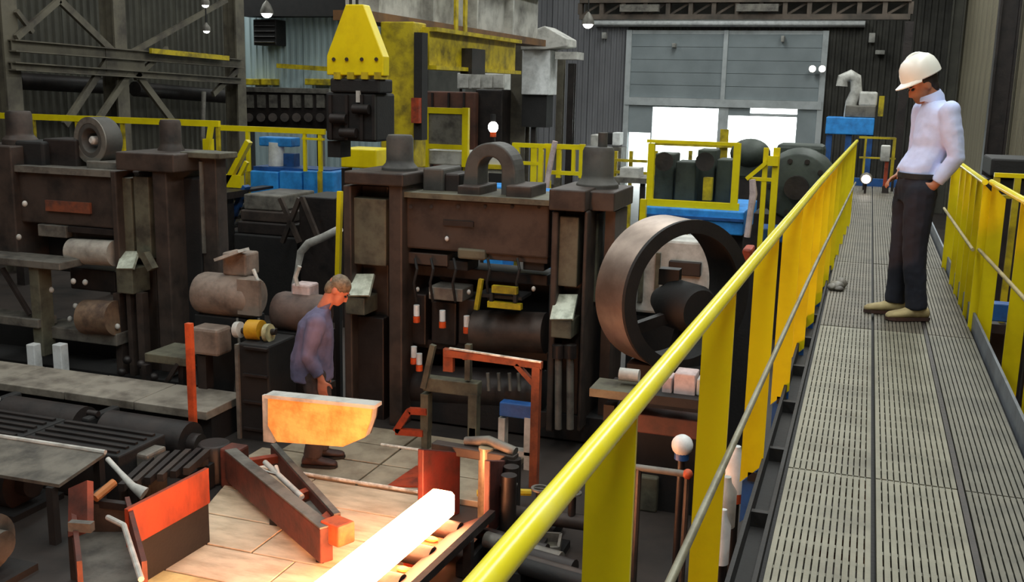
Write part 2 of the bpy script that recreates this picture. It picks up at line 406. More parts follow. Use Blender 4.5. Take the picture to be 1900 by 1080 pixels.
# dark machine rank below the blue wall
t = thing('conveyor_line', 'dark conveyor machinery standing below the pale blue wall', 'conveyor', at(525, 300, Y=23))
PB(450, 170, 610, 240, 23, 1.2).build('casing', steel2, t, bevel=.03)
PB(450, 163, 610, 172, 22.9, .4).build('top_rail', grey, t)
for q in range(455, 610, 22):
    PB(q, 176, q+14, 200, 22.93, .06).build('access_panel', grey, t)
    MB().cyl(at(q+7, 218, Y=22.98), at(q+7, 218, Y=22.7), .11, n=12).build('roller_end', steel, t)
for q in (465, 595): p = at(q, 238, Y=23.3); MB().box(p.x-.06, p.x+.06, 23.2, 23.4, 0, p.z).build('leg', steel2, t)
#MARK_MID
# ------------------------------------------------------------------ jib crane with yellow hook block
girder_m = mat('pale_girder_paint', (176, 174, 166), .6, 0, (112, 110, 104), 2)
GX = -7.2
a = at(690, 15, X=GX); b = at(962, 78, X=GX)
t = thing('runway_girder', 'long pale grey crane runway girder with brown lower flange', 'girder', (GX, 17.8, 4.4))
zt_, zb_ = 5.55, 4.72
za = at(700, 28, X=GX).z
MB().box(GX, GX+.1, 13.5, 22.2, za-.0, za+.85).build('web', girder_m, t)
MB().box(GX-.2, GX+.3, 13.5, 22.2, za-.14, za).build('lower_flange', mat('brown_flange', (110, 76, 40), .7, 0, (70, 50, 32), 2), t)
MB().box(GX-.2, GX+.3, 13.5, 22.2, za+.85, za+.95).build('upper_flange', girder_m, t)
for y in (14, 18, 21.8): MB().box(GX-.05, GX+.05, y, y+.1, za+.95, ROOF).build('hanger', steel2, t)
for y in range(14, 22, 2):
    MB().box(GX+.1, GX+.28, y, y+.08, za, za+.85).build('stiffener', girder_m, t)
for px in (845, 862):
    p = at(px, 45, X=GX+.3); MB().box(GX+.29, GX+.33, p.y-.06, p.y+.06, za-.1, za+.8).build('strap', yellow_d, t)

JY = 14.0
t = thing('jib_crane', 'yellow jib crane post with deep yellow arm under the girder', 'crane', at(738, 470, Y=JY))
PB(706, 40, 768, 312, JY, .45).build('mast', yellow_d, t, bevel=.02)
p = at(737, 312, Y=JY)
MB().box(p.x-.18, p.x+.18, JY+.05, JY+.4, 0, p.z).build('mast_base', yellow_d, t)
a = at(738, 78, Y=JY); e = at(950, 92, X=a.x+.35)
jx = a.x+.25
zj = at(745, 85, X=jx).z
y1 = at(945, 90, X=jx).y
MB().box(jx, jx+.12, JY+.3, y1, zj-.25, zj+.24).build('arm_web', yellow_d, t)
MB().box(jx-.1, jx+.24, JY+.3, y1, zj-.31, zj-.25).build('arm_flange', yellow_d, t)
MB().box(jx-.1, jx+.24, JY+.3, y1, zj+.24, zj+.3).build('arm_flange', yellow_d, t)
p = at(846, 90, X=jx-.1); MB().box(jx+.1, jx+.3, p.y-.3, p.y+.3, zj-.35, zj+.05).build('trolley', steel2, t)
PB(768, 60, 783, 260, JY-.1, .2).build('cable_tray', black, t)
p = at(775, 205, Y=JY-.1); MB().box(p.x-.06, p.x+.06, JY-.2, JY-.1, p.z-.18, p.z+.18).build('switch_box', rust, t)

HY = 10.6
t = thing('hook_block', 'yellow tapered crane hook block with black motor hanging below', 'hoist', at(655, 310, Y=HY))
pl = [at(q[0], q[1], Y=HY) for q in ((641, 8), (674, 8), (711, 105), (711, 141), (606, 139), (606, 103))]
MB().prism(pl, (0, .16, 0)).build('tapered_plate', yellow, t, bevel=.012)
for q in (619, 643, 671, 698):
    MB().cyl(at(q, 110, Y=HY-.02), at(q, 110, Y=HY), .022, n=8).build('bolt', steel2, t)
for q in (625, 650, 676, 700):
    PB(q-6, 134, q+6, 147, HY-.02, .2).build('lug', yellow_d, t)
PB(612, 146, 704, 172, HY, .35).build('yoke', black, t, bevel=.02)
PB(604, 172, 698, 262, HY+.02, .5).build('motor_body', black, t, bevel=.03)
for k, (a0, b0, a1, b1) in enumerate(((612, 205, 650, 235), (655, 190, 690, 215), (630, 236, 668, 256))):
    p = at((a0+a1)/2, (b0+b1)/2, Y=HY); MB().cyl((p.x-.1, HY-.03, p.z), (p.x+.1, HY-.03, p.z), .055, n=14).build('drum', steel2, t)
for a0 in (610, 640, 668, 690): PB(a0, 176, a0+5, 260, HY-.015, .03).build('rib', steel2, t)
PB(608, 262, 632, 292, HY+.1, .25).build('hook_shank', black, t)
p = at(655, 0, Y=HY+.08)
MB().tube([(p.x-.03, HY+.08, at(655, 12, Y=HY).z), (p.x-.03, HY+.08, 8.95)], .018, 8).build('rope', black, t)
MB().tube([(p.x+.05, HY+.08, at(655, 12, Y=HY).z), (p.x+.05, HY+.08, 8.95)], .018, 8).build('rope', black, t)
pw = at(664, 180, Y=HY); MB().box(pw.x-.02, pw.x+.03, HY-.01, HY+.02, pw.z-.06, pw.z+.07).build('rating_plate', lgrey, t)
t = tag(PB(632, 276, 698, 312, 12.5, .5).build('counterweight', yellow, bevel=.02), 'bright yellow block low behind the hanging motor', 'block')
p = at(637, 312, Y=12.6)
tag(MB().box(p.x-.03, p.x+.03, 12.6, 12.8, 0, p.z).build('block_post', steel2), 'dark post under the bright yellow block', 'post')

# column, duct, and posts in the middle background
p = at(967, 150, Y=23); 
tag(MB().ibeam((p.x, 23, 0), (p.x, 23, 8.9), .36, .36, .04, (0, 1, 0)).build('hall_column', truss_m), 'dark steel hall column at the far end of the girder', 'column')
t = thing('ventilation_duct', 'white square ventilation duct with grey hood by the far column', 'duct', at(995, 240, Y=22.5))
PB(968, 92, 1020, 176, 22.5, .6).build('duct_body', white, t, bevel=.02)
hp = [at(q[0], q[1], Y=22.4) for q in ((966, 64), (1010, 48), (1052, 72), (1052, 86), (1010, 92), (966, 92))]
MB().prism(hp, (0, .8, 0)).build('hood', lgrey, t, bevel=.02)
PB(1030, 96, 1070, 110, 22.4, .6).build('outlet', lgrey, t)
PB(968, 176, 1014, 236, 22.6, .5).build('lower_casing', black, t)
q = at(991, 236, Y=22.8); MB().box(q.x-.06, q.x+.06, 22.75, 22.87, 0, q.z).build('support', steel2, t)
for (q, y0, y1, m_, lab) in ((1042, 108, 262, truss_m, 'slim olive post right of the white duct'), (1062, 118, 262, steel2, 'slim dark post right of the white duct'), (932, 180, 270, truss_m, 'pale olive post left of the far column'), (1688, 40, 300, steel2, 'dark post beyond the man in the white helmet')):
    Yp = 24 if q < 1600 else 22; p = at(q, y0, Y=Yp)
    tag(MB().ibeam((p.x, Yp, 0), (p.x, Yp, max(p.z, 2)), .16, .16, .02, (0, 1, 0)).build('support_post', m_), lab, 'post')
t = thing('cabinet_row', 'pale cabinet bank hanging under the yellow jib arm', 'cabinet', at(890, 170, Y=25))
PB(848, 136, 936, 166, 25, .5).build('cabinet_body', lgrey, t, bevel=.02)
for q in (852, 874, 896, 917): PB(q, 139, q+17, 163, 24.96, .05).build('cabinet_door', lgrey, t)
for q in (858, 925): 
    p = at(q, 150, Y=25.2); MB().box(p.x-.04, p.x+.04, 25.1, 25.3, 0, p.z-.1).build('stand_leg', steel2, t)
t = thing('brown_furnace', 'dark reddish brown furnace casing behind the yellow cage', 'furnace', at(840, 340, Y=22))
PB(776, 170, 880, 470, 22, .8).build('casing', mat('brown_casing', (100, 62, 48), .7, 0, (60, 42, 36), 2), t, bevel=.03)
PB(880, 166, 930, 470, 22.2, .6).build('side_bay', steel2, t, bevel=.03)
for q in (800, 830, 858): PB(q-1, 172, q+2, 470, 21.95, .1).build('buckstay', steel2, t)
t = thing('beacon_lamp', 'bright white beacon on a post above the lifting arch', 'lamp', at(915, 262, Y=19))
MB().ell(at(915, 236, Y=19), .1, .1, .11).build('bulb', lampglow, t)
MB().cyl(at(915, 245, Y=19), at(915, 254, Y=19), .06, n=12).build('amber_base', fitglow, t)
p = at(915, 254, Y=19); MB().cyl((p.x, 19, 0), (p.x, 19, p.z), .04, n=10).build('post', steel2, t)
MB().cyl(at(915, 226, Y=19), at(915, 212, Y=19), .05, n=12).build('cap', black, t)

# ------------------------------------------------------------------ rails, cages, platforms between stands and back wall
def frame_rect(m, a, b, c, d, Y, t_):
    m.pb(a, b, c, b+t_, Y, .06); m.pb(a, d-t_, c, d, Y, .06); m.pb(a, b, a+t_, d, Y, .06); m.pb(c-t_, b, c, d, Y, .06)
    return m
t = thing('machine_cage', 'yellow framed cage with dark mesh panel behind the lifting arch', 'cage', at(825, 420, Y=16))
for (a, b, c, d) in ((782, 200, 868, 211), (782, 268, 868, 277), (782, 200, 794, 310), (857, 200, 868, 310)):
    PB(a, b, c, d, 16, .08).build('frame_bar', yellow, t)
PB(794, 211, 857, 268, 16.03, .03).build('panel', grey, t)
PB(786, 280, 864, 306, 16.05, .6).build('lower_box', lgrey, t, bevel=.02)
for q in (788, 863): p = at(q, 306, Y=16.1); MB().box(p.x-.04, p.x+.04, 16.1, 16.2, 0, p.z).build('leg', yellow_d, t)

# left platform railing
t = thing('platform_railing', 'long yellow railing running behind the left mill stand', 'railing', at(200, 330, Y=12.9))
RY = 12.9
P0 = at(-30, 208, Y=RY); P1 = at(405, 236, Y=RY)
ztop = (P0.z+P1.z)/2
MB().box(P0.x, P1.x, RY, RY+.06, ztop-.045, ztop+.045).build('top_rail', yellow, t)
MB().box(P0.x, P1.x, RY+.02, RY+.05, ztop-.5, ztop-.46).build('mid_rail', yellow_d, t)
x = P0.x+.1
while x < P1.x+.01:
    MB().box(x-.025, x+.025, RY+.01, RY+.06, ztop-1.0, ztop-.045).build('post', yellow_d, t); x += (P1.x-P0.x-.13)/5
pt_ = thing('raised_platform', 'dark raised platform carrying the long yellow railing', 'platform', (P0.x/2+P1.x/2, RY+.7, 0))
MB().box(P0.x+.05, P1.x+.1, RY, RY+.55, ztop-1.1, ztop-1.0).build('deck', steel2, pt_)
for x in (P0.x+.3, (P0.x+P1.x)/2, P1.x-.1): MB().box(x-.08, x+.08, RY+.2, RY+.36, 0, ztop-1.1).build('leg', steel2, pt_)

# blue machine with yellow guard, left of the hook
t = thing('blue_cabinet_machine', 'bright blue machine with white cylinder behind yellow railings', 'machine', at(535, 420, Y=14.5))
for (a, c) in ((462, 516), (518, 560), (562, 619)): PB(a, 318, c, 366, 14.5, .6).build('blue_panel', blue, t, bevel=.02)
MB().cyl(at(513, 312, Y=14.9), at(513, 264, Y=14.9), .13, n=18).build('white_cylinder', white, t)
PB(480, 255, 540, 272, 14.8, .3).build('blue_cap', blue, t, bevel=.02)
PB(525, 285, 545, 312, 14.9, .2).build('blue_bracket', blue_d, t, bevel=.01)
PB(470, 312, 612, 319, 14.6, .6).build('bed', blue_d, t)
for q in (472, 600): p = at(q, 366, Y=14.8); MB().box(p.x-.06, p.x+.06, 14.7, 14.9, 0, p.z).build('leg', steel2, t)
t = thing('guard_rail', 'yellow guard rail around the bright blue machine', 'railing', at(530, 318, Y=14.2))
for (a, b, c, d, nm) in ((408, 236, 602, 246, 'top_rail'), (560, 256, 600, 260, 'mid_rail'), (456, 240, 462, 318, 'post'), (562, 247, 567, 318, 'post'), (590, 240, 596, 318, 'post')):
    PB(a, b, c, d, 14.3, .05).build(nm, yellow, t)
for q in (459, 593): p = at(q, 318, Y=14.32); MB().box(p.x-.03, p.x+.03, 14.3, 14.36, 0, p.z).build('post_foot', yellow_d, t)
t = thing('access_stair', 'steep access stair with yellow handrail and blue stringer', 'stair', at(440, 450, Y=13.6))
MB().beam(at(462, 262, Y=13.6), at(418, 345, Y=13.6), .08, .1, (0, 1, 0)).build('handrail', yellow, t)
MB().beam(at(458, 300, Y=13.6), at(436, 345, Y=13.6), .06, .06, (0, 1, 0)).build('mid_rail', yellow, t)
PB(412, 325, 446, 348, 13.55, .1).build('kick_plate', yellow, t)
MB().beam(at(458, 345, Y=13.5), at(412, 445, Y=13.5), .06, .16, (0, 1, 0)).build('stringer', blue_d, t)
MB().beam(at(458, 345, Y=14.2), at(412, 445, Y=14.2), .06, .16, (0, 1, 0)).build('stringer', blue_d, t)
for i in range(6):
    p = at(458-46*(i+.5)/6, 345+100*(i+.5)/6, Y=13.55); MB().box(p.x-.1, p.x+.1, 13.52, 14.2, p.z-.02, p.z+.02).build('tread', steel2, t)
MB().beam(at(385, 278, Y=13.7), at(392, 232, Y=13.7), .07, .07, (0, 1, 0)).build('newel', yellow, t)
PB(376, 258, 390, 280, 13.7, .1).build('newel_plate', yellow, t)
# stacked grey ledges right of stair
t = thing('stepped_housing', 'dark stepped machine housing under the blue machine', 'machine', at(500, 470, Y=13))
for i, (a, b, c, d) in enumerate(((452, 362, 520, 390), (446, 392, 536, 412), (440, 414, 545, 436), (436, 438, 552, 600))):
    PB(a, b, c, d, 13-.06*i, 1).build('ledge', (grey, steel, steel2, black)[i], t, bevel=.02)
for (p0, p1) in (((520, 368), (556, 450)), ((556, 368), (524, 450)), ((560, 366), (590, 440))):
    MB().beam(at(*p0, Y=12.6), at(*p1, Y=12.6), .06, .06, (0, 1, 0)).build('cross_brace', steel, t)
PB(556, 366, 622, 600, 12.8, .8).build('rear_casing', steel2, t, bevel=.02)
t = tag(MB().tube([at(q[0], q[1], Y=11.6) for q in ((632, 424), (600, 440), (572, 452), (558, 468), (552, 500), (545, 528), (544, 720))], [.05, .05, .055, .05, .035, .03, .03], 12).build('bent_pipe', lgrey), 'pale bent pipe beside the thin yellow pole', 'pipe')
t = thing('yellow_pole', 'thin yellow pole at the left edge of the centre mill stand', 'pole', at(624, 760, Y=9.6))
MB().beam(at(631, 355, Y=9.6), at(627, 515, Y=9.6), .05, .05, (0, 1, 0)).build('pole', yellow, t); p = at(627, 515, Y=9.6); MB().box(p.x-.03, p.x+.03, 9.57, 9.63, 0, p.z).build('lower_socket', black, t)

# right: yellow gates by the arch
t = thing('safety_gate', 'yellow safety gate of double bars right of the lifting arch', 'gate', at(1010, 380, Y=14))
for (a, b, c, d) in ((950, 266, 1010, 274), (953, 266, 962, 366), (984, 270, 995, 370), (998, 270, 1006, 370), (950, 300, 1006, 306)):
    PB(a, b, c, d, 14, .06).build('gate_bar', yellow, t)
for q in (957, 990): p = at(q, 360, Y=14); MB().box(p.x-.03, p.x+.03, 14, 14.06, 0, p.z).build('gate_post', yellow_d, t)
t = thing('safety_gate', 'yellow safety gate with square openings left of the right screw cap', 'gate', at(1050, 380, Y=14))
for (a, b, c, d) in ((1010, 268, 1085, 277), (1012, 268, 1020, 345), (1032, 277, 1040, 330), (1060, 277, 1066, 325), (1074, 268, 1084, 330), (1020, 318, 1080, 325), (1012, 335, 1020, 375)):
    PB(a, b, c, d, 14.1, .06).build('gate_bar', yellow, t)
for q in (1016, 1079): p = at(q, 330, Y=14.1); MB().box(p.x-.03, p.x+.03, 14.1, 14.16, 0, p.z).build('gate_post', yellow_d, t)
tag(MB().tube([at(q[0], q[1], Y=14) for q in ((1030, 262), (1024, 290), (1018, 320), (1014, 350))]+[V((at(1013, 360, Y=14).x, 14, 0))], .04, 8).build('pale_hose', cloth_m), 'pale hanging hose between the two yellow gates', 'hose')
tag(PB(896, 345, 932, 640, 13, .5).build('blue_box', blue, bevel=.02), 'small bright blue box seen through the lifting arch', 'box')
tag(PB(980, 355, 1010, 640, 13, .5).build('blue_box', blue, bevel=.02), 'small bright blue box under the yellow double-bar gate', 'box')
t = thing('pump_unit', 'pale machine head with black hub seen through the arch hole', 'machine', at(920, 345, Y=15))
PB(900, 288, 944, 345, 15, .5).build('body', lgrey, t, bevel=.04); PB(906, 322, 938, 345, 14.95, .1).build('face', black, t); PB(903, 306, 940, 314, 14.94, .1).build('band', yellow_d, t)
p = at(921, 345, Y=15); MB().box(p.x-.25, p.x+.25, 15, 15.5, 0, p.z).build('plinth', steel2, t)

# fenced enclosure over blue beam, and dark machinery before the door
t = thing('guarded_platform', 'yellow framed guard around dark machinery on a blue platform', 'platform', at(1285, 500, Y=15))
for (a, b, c, d) in ((1200, 266, 1212, 388), (1358, 266, 1371, 388), (1200, 374, 1371, 387), (1200, 262, 1371, 268)):
    PB(a, b, c, d, 15, .08).build('guard_bar', yellow, t)
PB(1196, 388, 1380, 432, 14.9, 1.8).build('blue_deck', blue, t, bevel=.02)
PB(1196, 402, 1380, 407, 14.86, .05).build('deck_lip', blue_d, t)
for q in (1205, 1370):
    p = at(q, 432, Y=15.3); MB().box(p.x-.08, p.x+.08, 15.2, 15.4, 0, p.z).build('leg', steel2, t)
PB(1186, 370, 1197, 440, 14.7, .1).build('side_post', yellow, t)
t = thing('drive_unit', 'dark green drive machinery behind the yellow guard', 'machine', at(1285, 388, Y=15.6))
dg = mat('dark_green_tint_machine', (58, 66, 58), .6, .1, (36, 42, 38), 3)  # on the winding drum the green tint stands in for door bloom
for (a, b, c, d, dy) in ((1214, 285, 1250, 380, .2), (1252, 300, 1290, 380, 0), (1292, 278, 1326, 380, .3), (1328, 296, 1356, 380, .1)):
    PB(a, b, c, d, 15.5+dy, .5).build('housing', dg, t, bevel=.02)
for q in (1232, 1308): MB().cyl(at(q, 300, Y=15.5), at(q, 300, Y=15.3), .14, n=16).build('flange', steel2, t)
PB(1304, 330, 1320, 372, 15.3, .15).build('bracket', yellow_d, t)
t = thing('gear_motor', 'rounded dark green gear motor in front of the right door opening', 'motor', at(1396, 330, Y=19))
MB().ell(at(1392, 285, Y=19), .36, .4, .27, 18, 12).build('casing', dg, t); PB(1362, 290, 1425, 330, 18.8, .6).build('base', dg, t, bevel=.03)
p = at(1394, 330, Y=19); MB().box(p.x-.3, p.x+.3, 18.85, 19.4, 0, p.z).build('plinth', steel2, t)
t = thing('winding_drum', 'large dark rounded winding drum beside the left walkway railing', 'drum', at(1478, 440, Y=14.5))
p = at(1480, 345, Y=14.5)
MB().lathe((p.x, 14.3, p.z), (0, 1, 0), [(.3, 0), (.44, .04), (.5, .15), (.5, .75), (.44, .88), (.3, .92)], 32).build('drum_shell', dg, t, bevel=.01)
for k in range(10):
    an = 2*PI*k/10; q = V((p.x+.36*math.cos(an), 14.28, p.z+.36*math.sin(an))); MB().cyl(q, q+V((0, .06, 0)), .035, n=8).build('bolt', steel2, t)
MB().cyl((p.x, 14.16, p.z), (p.x, 14.32, p.z), .16, n=18).build('hub', steel2, t)
PB(1430, 300, 1475, 420, 14.8, .7).build('gearbox', dg, t, bevel=.06)
PB(1440, 268, 1530, 300, 14.95, .5).build('cover', dg, t, bevel=.06)
MB().box(p.x-.55, p.x+.5, 14.4, 15.1, 0, p.z-.4).build('pedestal', steel2, t)
t = thing('yellow_stanchion', 'tall yellow double stanchion left of the dark drum', 'post', at(1415, 450, Y=13.5))
for (a, c) in ((1404, 1413), (1422, 1434)): PB(a, 274, c, 655, 13.5, .08).build('upright', yellow, t)
PB(1388, 330, 1434, 336, 13.5, .08).build('crosspiece', yellow, t)
MB().beam(at(1385, 332, Y=13.5), at(1424, 300, Y=13.5), .05, .05, (0, 1, 0)).build('stay', yellow, t)
PB(1424, 290, 1444, 308, 13.45, .06).build('sign_plate', yellow, t)
tag(MB().tube([at(q[0], q[1], Y=13.46) for q in ((1396, 333), (1398, 360), (1393, 390), (1386, 440))], [.04, .05, .04, .04], 8).build('hanging_rag', cloth_m), 'pinkish pale rag hanging left of the yellow stanchion', 'rag')
tag(PB(1408, 425, 1470, 450, 13.62, .5).build('blue_beam', blue_d, bevel=.02), 'dark blue beam under the large dark drum', 'beam')
# row of yellow low fence beyond at door
t = thing('distant_fence', 'yellow fence line across the hall before the bright door', 'fence', at(1270, 300, Y=24))
for k, (a, b, c, d) in enumerate(((1140, 296, 1200, 301), (1140, 318, 1200, 323), (1215, 268, 1400, 273), (1335, 240, 1350, 300), (1400, 262, 1404, 340))):
    PB(a, b, c, d, 24+.1*k, .08).build('fence_bar', yellow_d, t)
for q in (1142, 1170, 1216, 1280, 1330, 1398): p = at(q, 296, Y=24.2); MB().box(p.x-.04, p.x+.04, 24.2, 24.3, 0, p.z+.2).build('post', yellow_d, t)
t = thing('pale_machine', 'pale low machine by the bright opening at the door foot', 'machine', at(1125, 320, Y=25))
PB(1095, 250, 1118, 275, 25, .5).build('head', lgrey, t, bevel=.03); PB(1112, 246, 1136, 268, 25.2, .3).build('casing', black, t, bevel=.02); PB(1136, 246, 1150, 270, 25.1, .4).build('panel', white, t, bevel=.02)
p = at(1120, 272, Y=25.2); MB().box(p.x-.5, p.x+.5, 25, 25.6, 0, p.z).build('plinth', grey, t)
t = thing('work_bench', 'cluttered grey bench of parts between the gates and the bright door', 'bench', at(1170, 380, Y=17))
PB(1138, 330, 1198, 340, 17, .8).build('top', grey, t); PB(1150, 312, 1185, 330, 17.1, .4).build('tray', lgrey, t)
for q in (1142, 1194): p = at(q, 340, Y=17.2); MB().box(p.x-.04, p.x+.04, 17.1, 17.2, 0, p.z).build('leg', steel2, t)

# blue gantry and grey machine at far right
t = thing('blue_gantry', 'blue gantry at the end of the walkway by the right wall', 'gantry', at(1575, 300, Y=26))
PB(1532, 218, 1622, 250, 26, .8).build('blue_girder', blue, t, bevel=.02)
for (a, c) in ((1534, 1544), (1570, 1580), (1608, 1620)):
    p = at((a+c)/2, 250, Y=26.2); MB().box(p.x-.07, p.x+.07, 26.1, 26.3, 0, p.z).build('leg', blue_d, t)
t = thing('extraction_fan', 'pale grey fan unit with bent pipe above the blue gantry', 'fan', at(1595, 218, Y=26))
PB(1594, 170, 1628, 198, 26.1, .5).build('fan_body', lgrey, t, bevel=.05)
e = [at(q[0], q[1], Y=26.4) for q in ((1562, 160), (1564, 146), (1578, 140), (1588, 146), (1589, 170), (1580, 190), (1576, 218))]
MB().tube(e, .14, 12).build('bent_pipe', lgrey, t); PB(1568, 196, 1625, 218, 26.1, .5).build('base', grey, t, bevel=.02)
PB(1630, 178, 1640, 216, 26, .2).build('yellow_stop', yellow_d, t)

# ------------------------------------------------------------------ right wall columns
for (px, lab) in ((1768, 'dark broad wall column behind the man in the white helmet'), (1862, 'dark narrow wall column at the right edge'), (1700, 'pale cluttered column far down the right wall')):
    X = 1.3 if px == 1700 else 2.12; p = at(px, 120, X=X)
    m_ = {1768: clad_m, 1862: steel2, 1700: grey}[px]
    tag(MB().ibeam((X, p.y, 0), (X, p.y, 8.9), .4 if px != 1862 else .3, .34, .04, (1, 0, 0)).build('wall_column', m_), lab, 'column')
tag(PB(1838, 296, 1960, 330, 11.5, .8).build('dark_cabinet', black, bevel=.02), 'black cabinet beyond the right railing', 'cabinet')
p = at(1870, 330, Y=11.9); tag(MB().box(p.x-.3, p.x+.4, 11.6, 12.2, 0, p.z).build('cabinet_plinth', steel2), 'dark plinth under the black cabinet by the right railing', 'plinth')
t = thing('side_rail', 'short yellow cross rail beyond the right walkway railing', 'railing', at(1880, 420, Y=9.5))
PB(1845, 324, 1990, 332, 9.5, .05).build('top_rail', yellow, t)
PB(1845, 365, 1990, 371, 9.5, .05).build('mid_rail', yellow_d, t)
for q in (1850, 1889, 1950): p = at(q, 330, Y=9.52); MB().box(p.x-.025, p.x+.025, 9.5, 9.55, 1.5, p.z).build('post', yellow_d, t)
p0 = at(1845, 420, Y=9.5); p1 = at(1990, 420, Y=9.5)
MB().box(p0.x-.05, p1.x, 9.4, 10.2, 1.42, 1.5).build('deck', steel2, t)
for x in (p0.x+.1, p1.x-.2): MB().box(x, x+.1, 9.7, 9.8, 0, 1.42).build('leg', steel2, t)
#MARK_WALK
# ------------------------------------------------------------------ the walkway
WZ, WX0, WX1, WY0, WY1 = 1.84, -.21, .78, -1.2, 16.8
t = thing('walkway', 'raised grey grating walkway where the man in the helmet stands', 'walkway', (.28, 8, 0))
cols = [(-.205, .132), (.146, .462), (.49, .768)]
protos = {}
def panel_mesh(x0, x1, L):
    b = MB(); n = int(round((x1-x0)/.024)); wdt = x1-x0; q = wdt/n
    for i in range(n): b.box(x0+q*i+.0028, x0+q*(i+1)-.0028, 0, L-.014, -.03, 0)
    for j in range(int(L/.12)+1): b.box(x0+.003, x1-.003, .01+.12*j, .035+.12*j, -.03, -.012)
    return b
ystep = 2.9; WY0 = -1.5; j = 0; grate_d = mat('dull_dark_grating', (104, 101, 90), .6, .15, (78, 76, 68), 3)
while WY0+ystep*j < WY1-.1:
    y = WY0+ystep*j; kind = y > 7.0
    for ci, (a, b) in enumerate(cols):
        key = (ci, kind)
        if key not in protos:
            o = panel_mesh(a, b, ystep).build('grating_panel', grate_b if kind else (grate_d if ci == 2 else grate_m)); o.parent = t
            protos[key] = (o, V(ORG[o.name]))
        else:
            o = protos[key][0].copy(); o.name = 'grating_panel'; COL.objects.link(o); o.parent = t
        bo = protos[key][1]
        o.location = V((bo.x, y+bo.y, WZ+bo.z))-ORG[t.name]+V((0, 0, random.uniform(-.003, .001)))
    j += 1
YE = WY0+ystep*j
for x in (-.215, .139, .476, .775): MB().box(x-.012, x+.012, WY0, YE, WZ-.16, WZ-.034).build('stringer', black, t)
for y in [WY0+.6*k for k in range(int((YE-WY0)/.6)+1)]: MB().box(-.3, .79, y-.03, y+.03, WZ-.2, WZ-.1).build('cross_bearer', black, t)
MB().box(.462+.003, .487, WY0, YE, WZ-.034, WZ-.006).build('joint_channel', steel2, t)
# black side channel on the left, with cells
MB().box(-.235, -.22, WY0, YE, WZ-.1, WZ+.015).build('side_channel', black, t)
MB().box(-.315, -.30, WY0, YE, WZ-.1, WZ+.02).build('side_channel', black, t)
MB().box(-.30, -.235, WY0, YE, WZ-.1, WZ-.06).build('channel_floor', black, t)
for k in range(int((YE-WY0)/.75)): MB().box(-.30, -.235, WY0+.75*k, WY0+.75*k+.03, WZ-.06, WZ).build('channel_rib', black, t)
kick = mat('blue_grey_kick_plate', (120, 126, 134), .5, .2, (92, 96, 104), 3)
MB().box(.785, .8, WY0, YE, WZ-.1, WZ+.1).build('kick_plate', kick, t)
MB().box(-.3, .8, YE, YE+.06, WZ-.18, WZ+.13).build('end_beam', blue_d, t)
for y in (-.8, 3.4, 7.6, 11.8, 16.2):
    for x in (-.2, .7): MB().box(x-.06, x+.06, y-.06, y+.06, 0, WZ-.2).build('leg', black, t)

def polyline(rail, y):
    for (p, q) in zip(rail[:-1], rail[1:]):
        if p.y <= y <= q.y: return p+(q-p)*((y-p.y)/(q.y-p.y))
    return rail[0] if y < rail[0].y else rail[-1]
RZ = WZ+1.0
k1, k2, k0 = at(1520, 340, Z=RZ), at(1590, 262, Z=RZ), at(900, 1080, Z=RZ)
d = (k1-k0).normalized()
rail = [k0-d*1.6, k0, k1, k2]
t = thing('walkway_railing', 'yellow railing along the left edge of the walkway with wide flat posts', 'railing', (-.3, 6, WZ))
hrail = mat('highlight_yellow_handrail', (236, 222, 40), .24, 0, (238, 230, 120), 4, .5, .8, .03)  # paler patches stand in for the highlight along the rail top
MB().tube(rail, .02, 16).build('handrail', hrail, t)
grail = mat('bare_grey_rail', (132, 130, 112), .5, .3, (104, 100, 84), 5)
MB().tube([polyline(rail, y)+V((.025, 0, -.5)) for y in (0, 1.0, k1.y, k2.y)], .011, 10).build('mid_rail', grail, t, label='bare grey steel middle rail')
def flat_post(x0, x1, y, zt0, zt1, zb0, zb1):     # mitred flat bar between x0 (top zt0) and x1 (top zt1)
    return MB().hexa([(x0, y-.006, zb0), (x1, y-.006, zb1), (x1, y+.006, zb1), (x0, y+.006, zb0), (x0, y-.006, zt0), (x1, y-.006, zt1), (x1, y+.006, zt1), (x0, y+.006, zt0)])
PW = .092
for y in (.5, 1.77, 3.05, 4.3, 5.5, 6.5, 7.3, 8.1, 8.9, 9.7, 10.5, 11.3, 12.1, 12.9, k2.y-.03):
    p = polyline(rail, y); x1 = p.x+.005; x0 = x1-PW; zt = RZ-.012
    flat_post(x0, x1, y, zt-PW*1.05, zt, WZ-.1, WZ-.01).build('post', yellow, t)
    flat_post(x0+.01, x1-.002, y+.012, WZ-.1, WZ-.02, WZ-.29, WZ-.21).build('foot_bracket', blue_d, t, label='dark blue foot bracket')
    MB().box(x1-.06, -.312, y-.006, y+.05, WZ-.09, WZ-.05).build('foot_lug', black, t)
ra0, ra1 = at(1768, 294, Z=RZ), at(1828, 338, Z=RZ)
rb0, rb1 = at(1840, 338, Z=RZ), at(1900, 372, Z=RZ)
t = thing('side_railing', 'far yellow railing section on the right edge of the walkway', 'railing', (.8, 9, WZ))
def right_rail(t, far, near, ys, ext_):
    d = (near-far).normalized(); r = [near+d*ext_, far]
    MB().tube(r, .02, 14).build('handrail', hrail, t)
    MB().tube([p+V((-.03, 0, -.46)) for p in r], .012, 10).build('mid_rail', mat('tan_mid_rail', (168, 152, 104), .5, 0, (130, 116, 84), 5), t)
    for y in ys:
        p = polyline(r, y)
        flat_post(p.x-.005, p.x+.087, y, RZ-.012, RZ-.012-.09*1.0, WZ-.3, WZ-.38).build('post', yellow, t)
        MB().box(.795, p.x+.05, y+.006, y+.03, WZ-.09, WZ-.05).build('foot_lug', black, t)
